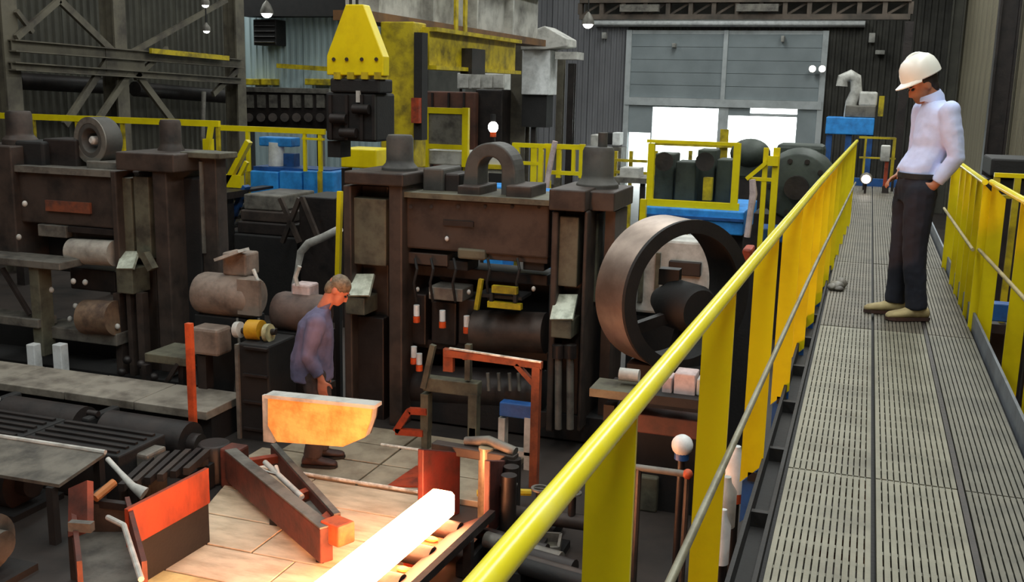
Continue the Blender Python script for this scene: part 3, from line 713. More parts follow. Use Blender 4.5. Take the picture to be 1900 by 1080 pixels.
right_rail(t, ra0, ra1, [ra1.y+.05, ra1.y+.45, ra1.y+.85, ra1.y+1.3, ra1.y+1.75, ra0.y-.06], 0)
t = thing('side_railing', 'near yellow railing section cut off by the right frame edge', 'railing', (.85, 6, WZ))
right_rail(t, rb0, rb1, [rb0.y-.08, 6.35, 5.65, 4.7, 3.8, 2.9], 4.2)
tag(MB().pb(1778, 566, 1990, 600, 8.4, .12).build('cross_beam', blue_d, bevel=.01), 'dark blue horizontal beam behind the near right railing posts', 'beam')
tag(MB().cyl(at(1878, 590, Y=7.3), at(1874, 742, Y=7.3), .025, n=12).build('short_pipe', yellow), 'short bright yellow pipe beside the right railing posts', 'pipe')
# work lamp at the walkway end
e = at(1607, 332, Y=17.3)
t = thing('welding_lamp', 'small blazing work lamp on the blue beam at the walkway end', 'lamp', (e.x, 17.3, WZ-.05))
MB().ell(e, .07, .07, .07).build('bulb', arcglow, t); MB().lathe(e, (0, .9, .3), [(.085, -.01), (.1, .02), (.07, .1), (.03, .13)], 14).build('reflector', grey, t)
MB().tube([e+V((0, .1, 0)), V((e.x, 17.4, 0))], .02, 8).build('stand', steel2, t)
t = thing('end_fence', 'thin yellow fence frame at the far end of the walkway', 'fence', at(1630, 330, Y=18))
for (a, b, c, d_) in ((1594, 254, 1662, 258), (1602, 254, 1606, 330), (1654, 256, 1660, 330), (1594, 292, 1662, 295)): PB(a, b, c, d_, 18, .04).build('rail', yellow_d, t)
for q in (1604, 1657): p = at(q, 330, Y=18.0); MB().box(p.x-.02, p.x+.02, 18, 18.04, 0, p.z).build('post', steel2, t)
t = thing('control_post', 'pale control box on a reddish post behind the man at the walkway end', 'control box', at(1645, 350, Y=17.9))
PB(1634, 270, 1652, 300, 17.6, .2).build('box', lgrey, t, bevel=.02); PB(1640, 300, 1647, 345, 17.65, .08).build('stem', rust, t)
p = at(1643, 345, Y=17.7); MB().box(p.x-.05, p.x+.05, 17.6, 17.8, 0, p.z).build('stem_base', steel2, t)
rg = MB(); p = at(1552, 536, Z=WZ)
for (dx, dy, rx, ry, rz) in ((0, 0, .06, .1, .035), (.03, .08, .05, .07, .045), (-.03, -.05, .045, .06, .03), (.02, -.08, .04, .04, .022), (-.02, .12, .04, .05, .025)): rg.ell(p+V((dx, dy, rz*.8)), rx, ry, rz, 12, 8)
tag(rg.build('dropped_rag', grey), 'grey crumpled rag lying at the left edge of the walkway', 'rag')
#MARK_STANDS
# ------------------------------------------------------------------ centre mill stand
SY = 9.0
t = thing('rolling_mill_stand', 'centre brown rolling mill stand with lifting arch and screw caps', 'mill stand', at(890, 790, Y=SY))
def post_frame(t, x0, x1, top, bot, px0, px1, ptop, pbot, Y, cap):
    f = MB()
    f.pb(x0, top, x1, top+cap, Y-.06, .86); f.pb(x0, top+cap, px0-2, bot, Y, .75); f.pb(px1+5, top+cap, x1-2, bot, Y, .75)
    f.pb(px0-2, top+cap, px1+5, bot, Y+.25, .5)
    return f.build('housing_post', steel, t, bevel=.015)
h1 = post_frame(t, 638, 748, 320, 792, 655, 716, 368, 500, SY, 24)
PB(655, 368, 716, 492, SY+.06, .2).build('post_panel', green, h1, bevel=.012, label='worn green-grey inset panel')
PB(658, 588, 712, 792, SY+.12, .2).build('lower_panel', steel2, h1, bevel=.012)
def sloped(t, x0, y0, x1, y1, Y, m_, nm, parent):
    a, b, c, d_ = at(x0+4, y0, Y=Y+.1), at(x1+4, y0, Y=Y+.1), at(x1-6, y1, Y=Y-.12), at(x0-6, y1, Y=Y-.12)
    return MB().prism([a, b, c, d_], (0, .03, -.02)).build(nm, m_, parent)
sloped(t, 650, 508, 690, 548, SY, pale, 'sloped_plate', h1)
PB(640, 552, 676, 584, SY-.1, .3).build('plate_bracket', green, h1, bevel=.01)
h2 = post_frame(t, 1018, 1086, 352, 802, 1032, 1072, 400, 535, SY, 40)
PB(1032, 402, 1072, 532, SY+.06, .2).build('post_panel', green, h2, bevel=.012, label='worn green-grey inset panel')
sloped(t, 1026, 546, 1068, 592, SY, pale, 'sloped_plate', h2)
PB(1022, 594, 1060, 628, SY-.1, .3).build('plate_bracket', green, h2, bevel=.01)
h3 = PB(1086, 356, 1140, 392, SY+.1, .8).build('outer_post', steel, t, bevel=.012)
PB(1088, 392, 1096, 800, SY+.25, .6).build('rib', steel, h3); PB(1116, 392, 1134, 790, SY+.3, .5).build('rib', steel, h3)
PB(1096, 396, 1108, 560, SY+.32, .2).build('rib_panel', green, h3)
for q in (1036, 1058): MB().cyl(at(q, 640, Y=SY-.05), at(q, 796, Y=SY-.05), .035, n=12).build('piston_rod', grey, h2); MB().cyl(at(q, 640, Y=SY-.05), at(q, 664, Y=SY-.05), .06, n=12).build('rod_head', steel2, h2)
# separator crossbeam
cbm = PB(748, 372, 1018, 470, SY+.12, .7).build('crossbeam', steel, t, bevel=.02)
PB(748, 364, 1020, 374, SY+.04, .8).build('beam_ledge', green, cbm)
PB(752, 470, 830, 492, SY+.15, .6).build('beam_foot', steel, cbm, bevel=.01); PB(905, 470, 1016, 486, SY+.15, .6).build('beam_foot', steel, cbm, bevel=.01)
PB(848, 462, 900, 482, SY+.1, .3).build('beam_boss', green, cbm, bevel=.02)
PB(822, 410, 878, 420, SY+.1, .05).build('nameplate_bar', steel2, cbm)
MB().ell(at(829, 443, Y=SY+.1), .02, .02, .025).build('indicator', white, cbm)
for q in (762, 800, 850, 900, 950, 1000): MB().cyl(at(q, 384, Y=SY+.1), at(q, 384, Y=SY+.12), .018, n=8).build('bolt', steel2, cbm)
# screw caps
def cap_(t, cx, y0, y1, r, Y, m_, h=0, base=1.35):
    b = at(cx, y1, Y=Y); a = at(cx, y0, Y=Y); H = a.z-b.z
    return MB().lathe(b, (0, 0, 1), [(r*base, 0), (r*base, H*.16), (r*1.05, H*.28), (r, H*.36), (r, H*.9), (r*.88, H)], 28).build('screw_cap', m_, t, bevel=.006)
dgrey = mat('dull_dark_grey', (78, 76, 72), .6, .15, (52, 50, 49), 3)
cap_(t, 742, 250, 322, .135, SY+.35, dgrey); c2 = cap_(t, 1108, 272, 354, .15, SY+.5, dgrey)
p = at(1118, 274, Y=SY+.5); MB().cyl(p, p+V((0, 0, .14)), .045, n=14).build('stub', dgrey, c2)
# arch
def arch(t, cx, ytop, ybot, ro, ri, Y, dep, nm, m_):
    c = at(cx, ytop, Y=Y); zb = at(cx, ybot, Y=Y).z; zc = c.z-ro
    out = [V((c.x-ro*1.12, Y, zb)), V((c.x-ro*1.02, Y, zc))]; out += [V((c.x-ro*math.cos(PI*k/16), Y, zc+ro*math.sin(PI*k/16))) for k in range(1, 16)]; out += [V((c.x+ro*1.02, Y, zc)), V((c.x+ro*1.12, Y, zb))]
    inn = [V((c.x-ri, Y, zb)), V((c.x-ri, Y, zc))]; inn += [V((c.x-ri*math.cos(PI*k/16), Y, zc+ri*math.sin(PI*k/16))) for k in range(1, 16)]; inn += [V((c.x+ri, Y, zc)), V((c.x+ri, Y, zb))]
    n = len(out); b = MB(); D = V((0, dep, 0)); vs = out+inn+[p+D for p in out]+[p+D for p in inn]; fs = []
    for i in range(n-1):
        fs += [(i, i+1, n+i+1, n+i), (2*n+i+1, 2*n+i, 3*n+i, 3*n+i+1), (i+1, i, 2*n+i, 2*n+i+1), (n+i, n+i+1, 3*n+i+1, 3*n+i)]
    fs += [(0, n, 3*n, 2*n), (n-1, 3*n-1, 4*n-1, 2*n-1)]
    return b.add(vs, fs).build(nm, m_, t, bevel=.015)
ar = arch(t, 909, 265, 370, .255, .12, SY+.3, .3, 'lifting_arch', dgrey)
PB(848, 345, 890, 370, SY+.15, .5).build('arch_foot', steel, ar, bevel=.015); PB(938, 345, 985, 370, SY+.15, .5).build('arch_foot', steel, ar, bevel=.015)
PB(784, 312, 822, 368, SY+.3, .5).build('gear_case', dgrey, t, bevel=.02); PB(824, 322, 852, 368, SY+.35, .4).build('gear_case', steel2, t, bevel=.02)
# rolls and chocks inside the window
rl = MB().cyl(at(882, 612, Y=SY+.25), at(1014, 618, Y=SY+.25), .2, n=28).build('work_roll', steel, t)
PB(752, 500, 1016, 520, SY+.35, .4).build('chock_beam', steel2, t, bevel=.01)
for (a, b, c, d_) in ((760, 545, 790, 640), (800, 560, 846, 640), (850, 555, 884, 640)): PB(a, b, c, d_, SY+.25, .4).build('roll_chock', steel2, t, bevel=.015)
PB(795, 534, 858, 558, SY+.1, .3).build('chock_cover', grey, t, bevel=.01)
for q in (848, 990): PB(q-20, 484, q+20, 502, SY+.2, .3).build('wedge', black, t, bevel=.01)
for q in (770, 800, 842, 905, 960): MB().tube([at(q, 480, Y=SY+.1), at(q+4, 500, Y=SY), at(q-2, 525, Y=SY-.02), at(q+3, 560, Y=SY+.05)], .014, 8).build('hose', black, t)
for (q, y) in ((773, 578), (821, 588), (866, 598), (768, 655), (778, 668)):
    f = MB().cyl(at(q, y-12, Y=SY+.1), at(q, y+8, Y=SY+.1), .03, n=12).build('hose_fitting', white, t); MB().cyl(at(q, y+9, Y=SY+.1), at(q, y+20, Y=SY+.1), .035, n=12).build('orange_collar', fitglow, f)
for q in (775, 800, 870, 990): MB().ell(at(q, 536+q % 9, Y=SY+.08), .02, .02, .025).build('nipple', lgrey, t)
# lower window: bottom roll, rods, base
MB().cyl(at(752, 715, Y=SY+.4), at(1014, 728, Y=SY+.4), .22, n=24).build('lower_roll', steel2, t)
PB(745, 640, 1016, 655, SY+.3, .4).build('guide_bar', steel2, t)
for q in (905, 925, 945, 962): MB().cyl(at(q, 692, Y=SY+.05), at(q+2, 725, Y=SY+.05), .018, n=10).build('nozzle', grey, t)
PB(745, 755, 1140, 802, SY+.2, .8).build('sole_plate', black, t, bevel=.01)
PB(748, 500, 1016, 790, SY+.8, .06).build('back_plate', black, t)
hb_ = MB().beam(at(893, 518, Y=SY-.05), at(884, 574, Y=SY-.05), .04, .05, (0, 1, 0)).build('hanging_bracket', yellow_d, t, label='small dirty yellow bracket')
for (a, b, c, d_) in ((912, 532, 958, 545), (904, 562, 966, 573)): PB(a, b, c, d_, SY-.08, .06).build('bar', yellow_d, hb_)
PB(908, 545, 914, 562, SY-.08, .05).build('link', black, hb_); PB(952, 545, 958, 562, SY-.08, .05).build('link', black, hb_); PB(884, 548, 968, 554, SY-.03, .3).build('hanger', black, hb_)

# orange pipe gantry
GY = 8.0
orange_f = mat('faded_orange_pipe', (150, 72, 40), .6, 0, (96, 44, 28), 6)
t = thing('orange_gantry', 'orange painted pipe gantry with diagonal brace before the centre stand', 'gantry', at(985, 905, Z=0))
PB(822, 652, 870, 664, GY, .06).build('arm', orange_f, t)
MB().beam(at(826, 654, Y=GY), at(1006, 678, Y=GY), .05, .06).build('top_beam', orange_f, t)
MB().beam(at(834, 646, Y=GY-.02), at(1004, 672, Y=GY-.02), .03, .012).build('pale_edge', bright, t)  # pale strip along the top beam
pz = at(996, 680, Y=GY); MB().box(pz.x-.035, pz.x+.035, GY-.03, GY+.04, 0, pz.z).build('post', orange_f, t)
MB().beam(at(958, 676, Y=GY), at(994, 716, Y=GY), .04, .05, (0, 1, 0)).build('brace', orange_f, t)
PB(822, 648, 840, 690, GY, .05).build('end_drop', orange_f, t); PB(858, 650, 866, 668, GY, .05).build('clip', orange_f, t)
# grey jack frame
t = thing('stand_frame', 'grey steel trestle frame at the foot of the centre stand', 'trestle', at(830, 815, Z=0))
JYY = 8.35
PB(784, 706, 886, 732, JYY, .12).build('top_bar', green, t, bevel=.01); PB(868, 732, 884, 812, JYY, .1).build('leg', green, t); PB(780, 732, 794, 800, JYY, .1).build('leg', green, t)
for q in (787, 876): p = at(q, 795, Y=JYY); MB().box(p.x-.03, p.x+.03, JYY, JYY+.1, 0, p.z).build('foot', green, t)
MB().beam(at(804, 640, Y=JYY), at(786, 720, Y=JYY), .05, .05, (0, 1, 0)).build('stay', green, t); PB(862, 640, 872, 706, JYY, .06).build('upright', green, t)
MB().beam(at(735, 800, Y=JYY), at(760, 762, Y=JYY), .06, .05, (0, 1, 0)).build('foot', rust, t); MB().beam(at(760, 762, Y=JYY), at(792, 764, Y=JYY), .06, .05, (0, 1, 0)).build('foot', rust, t); MB().beam(at(735, 800, Y=JYY), at(785, 804, Y=JYY), .06, .05, (0, 1, 0)).build('foot', rust, t)
t = thing('stand_frame', 'small grey frame with blue top beside the orange gantry post', 'trestle', at(955, 845, Z=0))
PB(926, 750, 986, 776, JYY, .12).build('top_bar', blue_d, t, bevel=.01)
for (a, c) in ((924, 936), (972, 984)): PB(a, 776, c, 846, JYY, .1).build('leg', lgrey, t)
PB(936, 836, 972, 846, JYY, .1).build('sill', lgrey, t)
for q in (930, 978): p = at(q, 840, Y=JYY); MB().box(p.x-.03, p.x+.03, JYY, JYY+.1, 0, p.z).build('foot', lgrey, t)

# the large ring wheel
c = at(1278, 552, Y=8.0); ax = V((-.74, .67, 0)).normalized()
t = thing('ring_wheel', 'large dark steel ring wheel standing right of the centre stand', 'wheel', (c.x, c.y, 0))
wheel_m = mat('brushed_wheel_rim', (186, 168, 156), .42, .92, (150, 134, 124), 3, .4, .7, .05)
R_ = .61
MB().lathe(c, ax, [(R_*.84, .0), (R_+.01, .0), (R_+.01, .035), (R_*.84, .035)], 72, True).build('front_flange', black, t)
MB().lathe(c, ax, [(R_*.965, .035), (R_, .035), (R_, .42), (R_*.965, .42)], 72, True).build('rim_band', wheel_m, t, label='bright steel rim band')
MB().lathe(c, ax, [(R_*.88, .05), (R_*.955, .05), (R_*.955, .4), (R_*.88, .4)], 72, True).build('inner_lining', black, t)
hub = c+V((.08, 0, -.1))
MB().lathe(hub, ax, [(.17, -.03), (.2, .03), (.2, .3), (.1, .5)], 28).build('hub', black, t)
sd = ax.cross(V((0, 0, 1))).normalized()
for an in (-.5, -1.5, -2.6): 
    dv = sd*math.cos(an)+V((0, 0, 1))*math.sin(an); MB().beam(hub+ax*.2+dv*.15, c+ax*.2+dv*R_*.9, .09, .06, ax).build('spoke', steel2, t)
PB(1222, 500, 1260, 530, 8.15, .12).build('hub_bracket', steel2, t)
MB().obox(c+ax*.22+V((0, 0, -.72)), (.3, 0, 0), (0, .2, 0), (0, 0, .14)).build('cradle', black, t)
MB().box(c.x-.5, c.x+.3, c.y-.1, c.y+.5, 0, c.z-.84).build('plinth', black, t)
p = at(1123, 548, Y=8.25); MB().obox(p, (.05, 0, 0), (0, .05, 0), (0, 0, .03)).build('stop_block', dgrey, t)
t = thing('rust_block', 'rust orange block on black pedestal behind the rim of the large wheel', 'block', at(1385, 700, Y=9.4))
PB(1376, 462, 1394, 500, 9.4, .3).build('block', rust, t, bevel=.02)
p = at(1385, 500, Y=9.4); MB().box(p.x-.09, p.x+.09, 9.4, 9.7, 0, p.z).build('pedestal', black, t)
t = thing('pale_casing', 'pale grey machine casing seen through the large ring wheel', 'machine', at(1240, 700, Y=10.2))
PB(1160, 445, 1318, 585, 10.2, .5).build('casing', lgrey, t, bevel=.03)
for q in (1185, 1215): PB(q, 470, q+8, 560, 10.17, .05).build('slot', green, t)
PB(1240, 486, 1300, 512, 10.15, .1).build('bracket', steel2, t, bevel=.01)
p = at(1240, 585, Y=10.4); MB().box(p.x-.4, p.x+.4, 10.25, 10.65, 0, p.z).build('plinth', black, t)

# ------------------------------------------------------------------ left mill stand
LY = 9.4
t = thing('rolling_mill_stand', 'left brown rolling mill stand with tilted pulley on top', 'mill stand', at(200, 700, Y=LY))
PB(-60, 270, 26, 480, LY, .8).build('housing_post', steel, t, bevel=.015)
h = MB(); h.pb(214, 284, 322, 318, LY-.05, .85); h.pb(214, 318, 224, 700, LY, .75); h.pb(290, 318, 316, 690, LY, .75); h.pb(224, 318, 290, 700, LY+.28, .45)
h = h.build('housing_post', steel, t, bevel=.015)
PB(226, 330, 246, 480, LY+.1, .15).build('post_panel', green, h, bevel=.01); PB(250, 328, 278, 480, LY+.08, .15).build('post_panel', green, h, bevel=.01)
sloped(t, 222, 466, 252, 498, LY, pale, 'sloped_plate', h); PB(216, 498, 246, 545, LY-.1, .3).build('plate_bracket', green, h, bevel=.01)
MB().beam(at(268, 470, Y=LY-.1), at(284, 500, Y=LY-.1), .08, .1, (0, 1, 0)).build('lug', green, h)
PB(322, 330, 376, 650, LY+.3, .3).build('rear_housing', black, t, bevel=.02); PB(376, 292, 406, 640, LY+.3, .2).build('outer_post', steel, t, bevel=.015); PB(334, 283, 408, 294, LY+.2, .34).build('outer_cap', green, t, bevel=.01); PB(372, 300, 377, 470, LY+.28, .03).build('pale_edge', grey, t)
cb1 = PB(26, 322, 214, 418, LY+.1, .7).build('crossbeam', steel, t, bevel=.02); PB(22, 312, 214, 324, LY+.04, .8).build('beam_ledge', grey, cb1)
PB(84, 374, 166, 394, LY+.06, .08).build('scorched_strip', mat('scorched_orange_steel', (128, 70, 46), .6, .1, (80, 54, 46), 8), cb1, label='orange scorched strip')
PB(70, 418, 122, 440, LY+.05, .4).build('beam_foot', grey, cb1, bevel=.01); PB(126, 424, 212, 434, LY+.05, .4).build('beam_foot', steel2, cb1)
cap_(t, 38, 206, 268, .15, LY+.4, steel); cap_(t, 318, 222, 288, .12, LY+.5, steel, base=1.25)
PB(28, 262, 80, 312, LY+.2, .5).build('gear_case', black, t, bevel=.03); PB(80, 258, 142, 312, LY+.3, .4).build('gear_case', steel2, t, bevel=.02)
pc = at(184, 260, Y=LY+.45); pax = V((-.17, -.98, 0)).normalized()
pu = MB().lathe(pc, pax, [(.1, -.13), (.25, -.13), (.27, -.09), (.27, .09), (.25, .13), (.14, .13), (.11, .06)], 40, True).build('pulley', dgrey, t, bevel=.008)
MB().lathe(pc, pax, [(.265, .115), (.27, .12), (.27, .135), (.2, .135), (.2, .128)], 40, True).build('flange', grey, pu)
MB().lathe(pc, pax, [(.03, -.12), (.05, -.1), (.05, .1), (.03, .12)], 14).build('axle', lgrey, pu)
PB(160, 300, 220, 314, LY+.2, .5).build('pulley_bracket', grey, t, bevel=.01)
# window internals
MB().cyl(at(134, 466, Y=LY+.1), at(214, 470, Y=LY+.1), .15, n=26).build('bearing_drum', mat('pale_dusty_steel', (176, 170, 160), .6, .1, (126, 120, 112), 4), t, label='pale dusty bearing drum')
PB(126, 432, 212, 446, LY+.15, .3).build('drum_cover', black, t, bevel=.01); PB(130, 500, 214, 540, LY+.2, .3).build('chock', steel2, t, bevel=.02)
PB(26, 418, 132, 500, LY+.5, .4).build('rear_chock', black, t, bevel=.02)
for (q, y) in ((46, 378), (35, 440), (95, 538), (140, 568), (130, 592), (136, 522), (158, 524), (218, 606)):
    MB().ell(at(q, y, Y=LY-.12), .03, .03, .035).build('hose_nipple', lgrey, t)
PB(-60, 480, 110, 494, LY-.35, .4).build('frame_rail', grey, t, bevel=.01); PB(58, 494, 76, 660, LY-.3, .2).build('frame_leg', green, t, bevel=.01); PB(-60, 586, 70, 602, LY-.35, .3).build('frame_rail', grey, t, bevel=.01)
MB().beam(at(4, 498, Y=LY-.3), at(56, 584, Y=LY-.3), .04, .05, (0, 1, 0)).build('frame_stay', steel2, t)
PB(72, 612, 216, 634, LY-.15, .4).build('frame_rail', grey, t, bevel=.01)
MB().cyl(at(160, 588, Y=LY-.1), at(216, 590, Y=LY-.1), .2, n=24).build('flange_drum', mat('rusty_drum', (122, 100, 80), .6, .1, (74, 58, 50), 6), t)
for (a, c) in ((214, 226), (238, 246), (256, 268)): PB(a, 545, c, 712, LY-.05, .1).build('guide_rod', steel, t)
PB(-60, 600, 216, 700, LY+.5, .3).build('base_plate', black, t); PB(-60, 690, 430, 712, LY-.05, .9).build('sole_plate', black, t)
for k, (q, y) in enumerate(((226, 690), (236, 668), (262, 676), (224, 716), (285, 700))): MB().ell(at(q, y, Y=LY-.2), .05, .05, .05, 10, 7).build('valve', steel2, t)
for (a, c, lab) in ((46, 64, 'left of two short white posts below the left stand'), (94, 114, 'right of two short white posts below the left stand')):
    q0 = at((a+c)/2, 640, Y=9.0); b = at((a+c)/2, 705, Y=9.0)
    r = (at(c, 660, Y=9.0).x-at(a, 660, Y=9.0).x)/2
    x = tag(MB().box(q0.x-r*.8, q0.x+r*.8, 9.0, 9.12, 0, q0.z).build('white_post', white, bevel=.01), lab, 'post', 'white posts below the left stand')

# drive motors between the stands
def motor(t, x0, x1, cy, Y, r, m_):
    a, b = at(x0, cy, Y=Y), at(x1, cy, Y=Y); b = V((b.x, Y, a.z))
    MB().lathe(a, (b-a), [(r*.55, 0), (r*.9, .03), (r, .09), (r, (b-a).length-.06), (r*.85, (b-a).length)], 28).build('barrel', m_, t, bevel=.008)
    return a, b
mbr = mat('dusty_brown_motor', (140, 124, 112), .6, .1, (92, 80, 72), 4)
t = thing('drive_motor', 'dusty brown drive motor with pale lid between the mill stands', 'motor', at(420, 700, Y=8.8))
a, b = motor(t, 368, 478, 542, 8.8, .22, mbr)
PB(412, 470, 456, 512, 8.75, .25).build('terminal_box', mbr, t, bevel=.02); MB().beam(at(408, 480, Y=8.7), at(452, 464, Y=8.7), .2, .03).build('lid', lgrey, t, label='pale tilted lid')
MB().tube([at(470, 500, Y=8.7), at(478, 520, Y=8.68), at(466, 536, Y=8.65)], .02, 8).build('cable', lgrey, t)
MB().box(a.x+.05, b.x-.05, 8.65, 9.0, 0, a.z-.2).build('pedestal', black, t, bevel=.01)
PB(440, 520, 480, 585, 8.6, .05).build('end_plate', mbr, t)
for q in (440, 480): MB().tube([at(q, 590, Y=8.6), at(q+4, 640, Y=8.55), at(q-3, 720, Y=8.6), at(q-6, 800, Y=8.6)], .013, 8).build('conduit', grey, t)
t = thing('drive_motor', 'brown drive motor partly hidden behind the bending worker', 'motor', at(560, 700, Y=8.9))
a, b = motor(t, 512, 604, 575, 8.9, .2, mat('brown_motor', (104, 84, 76), .6, .1, (66, 54, 50), 4)); MB().box(a.x+.05, b.x, 8.75, 9.1, 0, a.z-.18).build('pedestal', black, t, bevel=.01)
PB(540, 528, 574, 556, 8.85, .2).build('terminal_box', cloth_m, t, bevel=.02); MB().tube([at(556, 494, Y=8.8), at(548, 514, Y=8.8), at(552, 530, Y=8.8)], .022, 8).build('cable', lgrey, t)
t = thing('coupling', 'yellow coupling guard with white flanges between the motors', 'coupling', at(475, 640, Y=8.3))
MB().cyl(at(462, 612, Y=8.3), at(486, 613, Y=8.3), .1, n=18).build('yellow_guard', mat('ochre_paint', (196, 146, 24), .5, 0, (150, 108, 20), 6), t); MB().cyl(at(438, 612, Y=8.3), at(447, 612, Y=8.3), .08, n=14).build('flange', lgrey, t); MB().cyl(at(494, 618, Y=8.3), at(502, 618, Y=8.3), .09, n=14).build('flange', mat('cream_flange', (196, 186, 140), .5), t)
MB().cyl(at(430, 613, Y=8.32), at(512, 616, Y=8.32), .03, n=10).build('shaft', steel2, t)
p = at(475, 640, Y=8.3); MB().box(p.x-.1, p.x+.1, 8.25, 8.4, p.z, p.z+.1).build('saddle', black, t)
t = thing('gear_column', 'black gearbox column left of the orange lit shield', 'column', at(460, 840, Z=0))
PB(444, 640, 500, 838, 8.1, .5).build('casing', black, t, bevel=.02); PB(438, 640, 444, 838, 8.08, .08).build('edge_angle', grey, t)
for y in (640, 690, 740, 790): PB(450, y+6, 494, y+10, 8.07, .04).build('rib', steel2, t)
t = thing('bench_frame', 'dark bench with braced legs behind the orange upright pole', 'bench', at(320, 760, Y=8.5))
PB(268, 660, 345, 676, 8.5, .5).build('top', green, t, bevel=.01); MB().beam(at(330, 676, Y=8.5), at(290, 740, Y=8.5), .04, .04, (0, 1, 0)).build('stay', steel2, t)
for q in (272, 340): p = at(q, 676, Y=8.6); MB().box(p.x-.03, p.x+.03, 8.55, 8.62, 0, p.z).build('leg', steel2, t)
PB(352, 610, 404, 660, 8.3, .25).build('hopper', mbr, t, bevel=.03)
p = at(378, 660, Y=8.4); MB().box(p.x-.05, p.x+.05, 8.36, 8.48, 0, p.z+.01).build('hopper_leg', steel2, t)
p = at(356, 850, Z=0); q = at(350, 600, Y=p.y)
tag(MB().box(q.x-.03, q.x+.03, p.y-.02, p.y+.03, 0, q.z).build('orange_pole', orange), 'orange upright pole in front of the left mill stand', 'pole')
#MARK_FRONT
# ------------------------------------------------------------------ floor plates (worn steel)
t = thing('plate_floor', 'worn pale steel plate floor around the glowing bar', 'floor plates', (-4, 6.6, 0))
ys = [4.2, 4.62, 5.05, 5.5, 5.95, 6.42, 6.9, 7.38]
def lx(y):      # left edge of the plated strip
    a, b = at(272, 1080, Z=0), at(440, 880, Z=0); return a.x+(b.x-a.x)*(y-a.y)/(b.y-a.y)
for i in range(len(ys)-1):
    y0, y1 = ys[i]+.008, ys[i+1]-.008; xe = -3.05; xm = (lx(y0)+xe)/2+random.uniform(-.4, .4)
    for (a0, a1, b0, b1) in ((lx(y0), lx(y1), xm, xm), (xm+.012, xm+.012, xe, xe)):
        z = .035+random.uniform(0, .006)
        MB().hexa([(a0, y0, .0), (b0, y0, .0), (b1, y1, .0), (a1, y1, .0), (a0, y0, z), (b0, y0, z), (b1, y1, z), (a1, y1, z)]).build('plate', plate_y if random.random() < .2 else plate_m, t, bevel=.006)
for i, (y0, y1) in enumerate(((7.4, 7.85), (7.87, 8.3), (8.32, 8.75))):
    for (x0, x1) in ((-5.1+.2*i, -3.9), (-3.88, -2.75)):
        z = .05+random.uniform(0, .005); MB().box(x0, x1, y0, y1, 0, z).build('plate', mat('dull_plate', (176, 162, 140), .5, .15, (130, 116, 98), 3), t, bevel=.006)
MB().tube([(-5.0, 7.4, .055), (-3.05, 7.4, .055)], .016, 8).build('edge_strip', bright, t, label='polished edge strip with white painted glint')
MB().tube([(-4.1, 8.31, .06), (-3.2, 8.31, .06)], .014, 8).build('edge_strip', bright, t, label='polished edge strip with white painted glint')
# hot bar on its rollers
bz = .34
B1 = at(824, 930, Z=bz); B0 = at(640, 1082, Z=bz); d = (B0-B1).normalized(); B2 = B1+d*5.2
t = thing('hot_bar', 'white hot glowing steel bar emerging from the guide', 'steel bar', B1)
sd = V((d.y, -d.x, 0)).normalized(); u = V((0, 0, 1)); w_ = .1
b = MB(); vs = []
for (p, k) in ((B1, .86), (B1+d*.04, 1), (B2, 1)):
    for (aa, bb) in ((-1, -.72), (-.72, -1), (.72, -1), (1, -.72), (1, .72), (.72, 1), (-.72, 1), (-1, .72)): vs.append(p+sd*aa*w_*k+u*bb*w_*k)
fs = [tuple(range(7, -1, -1)), tuple(range(16, 24))]
for i in range(2):
    for k in range(8): fs.append((i*8+k, i*8+(k+1) % 8, (i+1)*8+(k+1) % 8, (i+1)*8+k))
b.add(vs, fs).build('billet', hotbar, t)
right = sd if sd.x > 0 else -sd
t = thing('bar_guide', 'red-lit steel trough guiding the glowing bar', 'guide', B1-V((0, 0, bz)))
o_ = [right*.13+V((0, 0, -.16)), right*.38+V((0, 0, -.02)), right*.38+V((0, 0, -.05)), right*.13+V((0, 0, -.19))]
q0, q1 = B1+d*.02, B2
MB().hexa([q0+o_[3], q1+o_[3], q1+o_[2], q0+o_[2], q0+o_[0], q1+o_[0], q1+o_[1], q0+o_[1]]).build('sloped_wall', mat('dark_red_glow_steel', (44, 10, 10), .6, .1, (28, 8, 8), 6), t)  # red glow of the bar is put into the wall colour
MB().beam(q0+right*.4+V((0, 0, -.02)), q1+right*.4+V((0, 0, -.02)), .05, .06).build('wall_cap', steel2, t)
for k in range(6): p = q0+(q1-q0)*(.08+.17*k)+right*.4; MB().box(p.x-.03, p.x+.03, p.y-.03, p.y+.03, 0, bz-.05).build('wall_post', steel2, t)
for k in range(12):
    p = B1+d*(.1+.45*k)+V((0, 0, -.1-.075)); MB().cyl(p-right*.15, p+right*.18, .075, n=16).build('roller', steel2, t)
MB().beam(B1+right*-.16+V((0, 0, -.2)), B2+right*-.16+V((0, 0, -.2)), .03, .1).build('roller_bearer', steel2, t)
for k in range(8): p = B1+d*(.2+.7*k); MB().box(p.x-.12, p.x+.16, p.y-.04, p.y+.04, 0, bz-.22).build('foot', steel2, t)
for k, (px, py) in enumerate(((826, 976), (780, 1020), (748, 1056), (800, 1000))):
    p = at(px, py, Z=.16); o = MB().ell(p, .05+.01*(k % 2), .03, .02, 8, 5).build('hot_scale', hotedge); tag(o, ('glowing orange scale flake nearest the guide mouth', 'glowing orange scale flake midway along the trough', 'glowing orange scale flake at the bottom of the frame', 'small glowing orange flake between two larger ones')[k], 'scale flake')
    pl_ = MB().box(p.x-.1, p.x+.1, p.y-.07, p.y+.07, 0, .145); tag(pl_.build('scale_ledge', rust), ('rusty ledge under the flake nearest the guide mouth', 'rusty ledge under the flake midway along the trough', 'rusty ledge under the flake at the frame bottom', 'rusty ledge under the small flake between two others')[k], 'ledge')
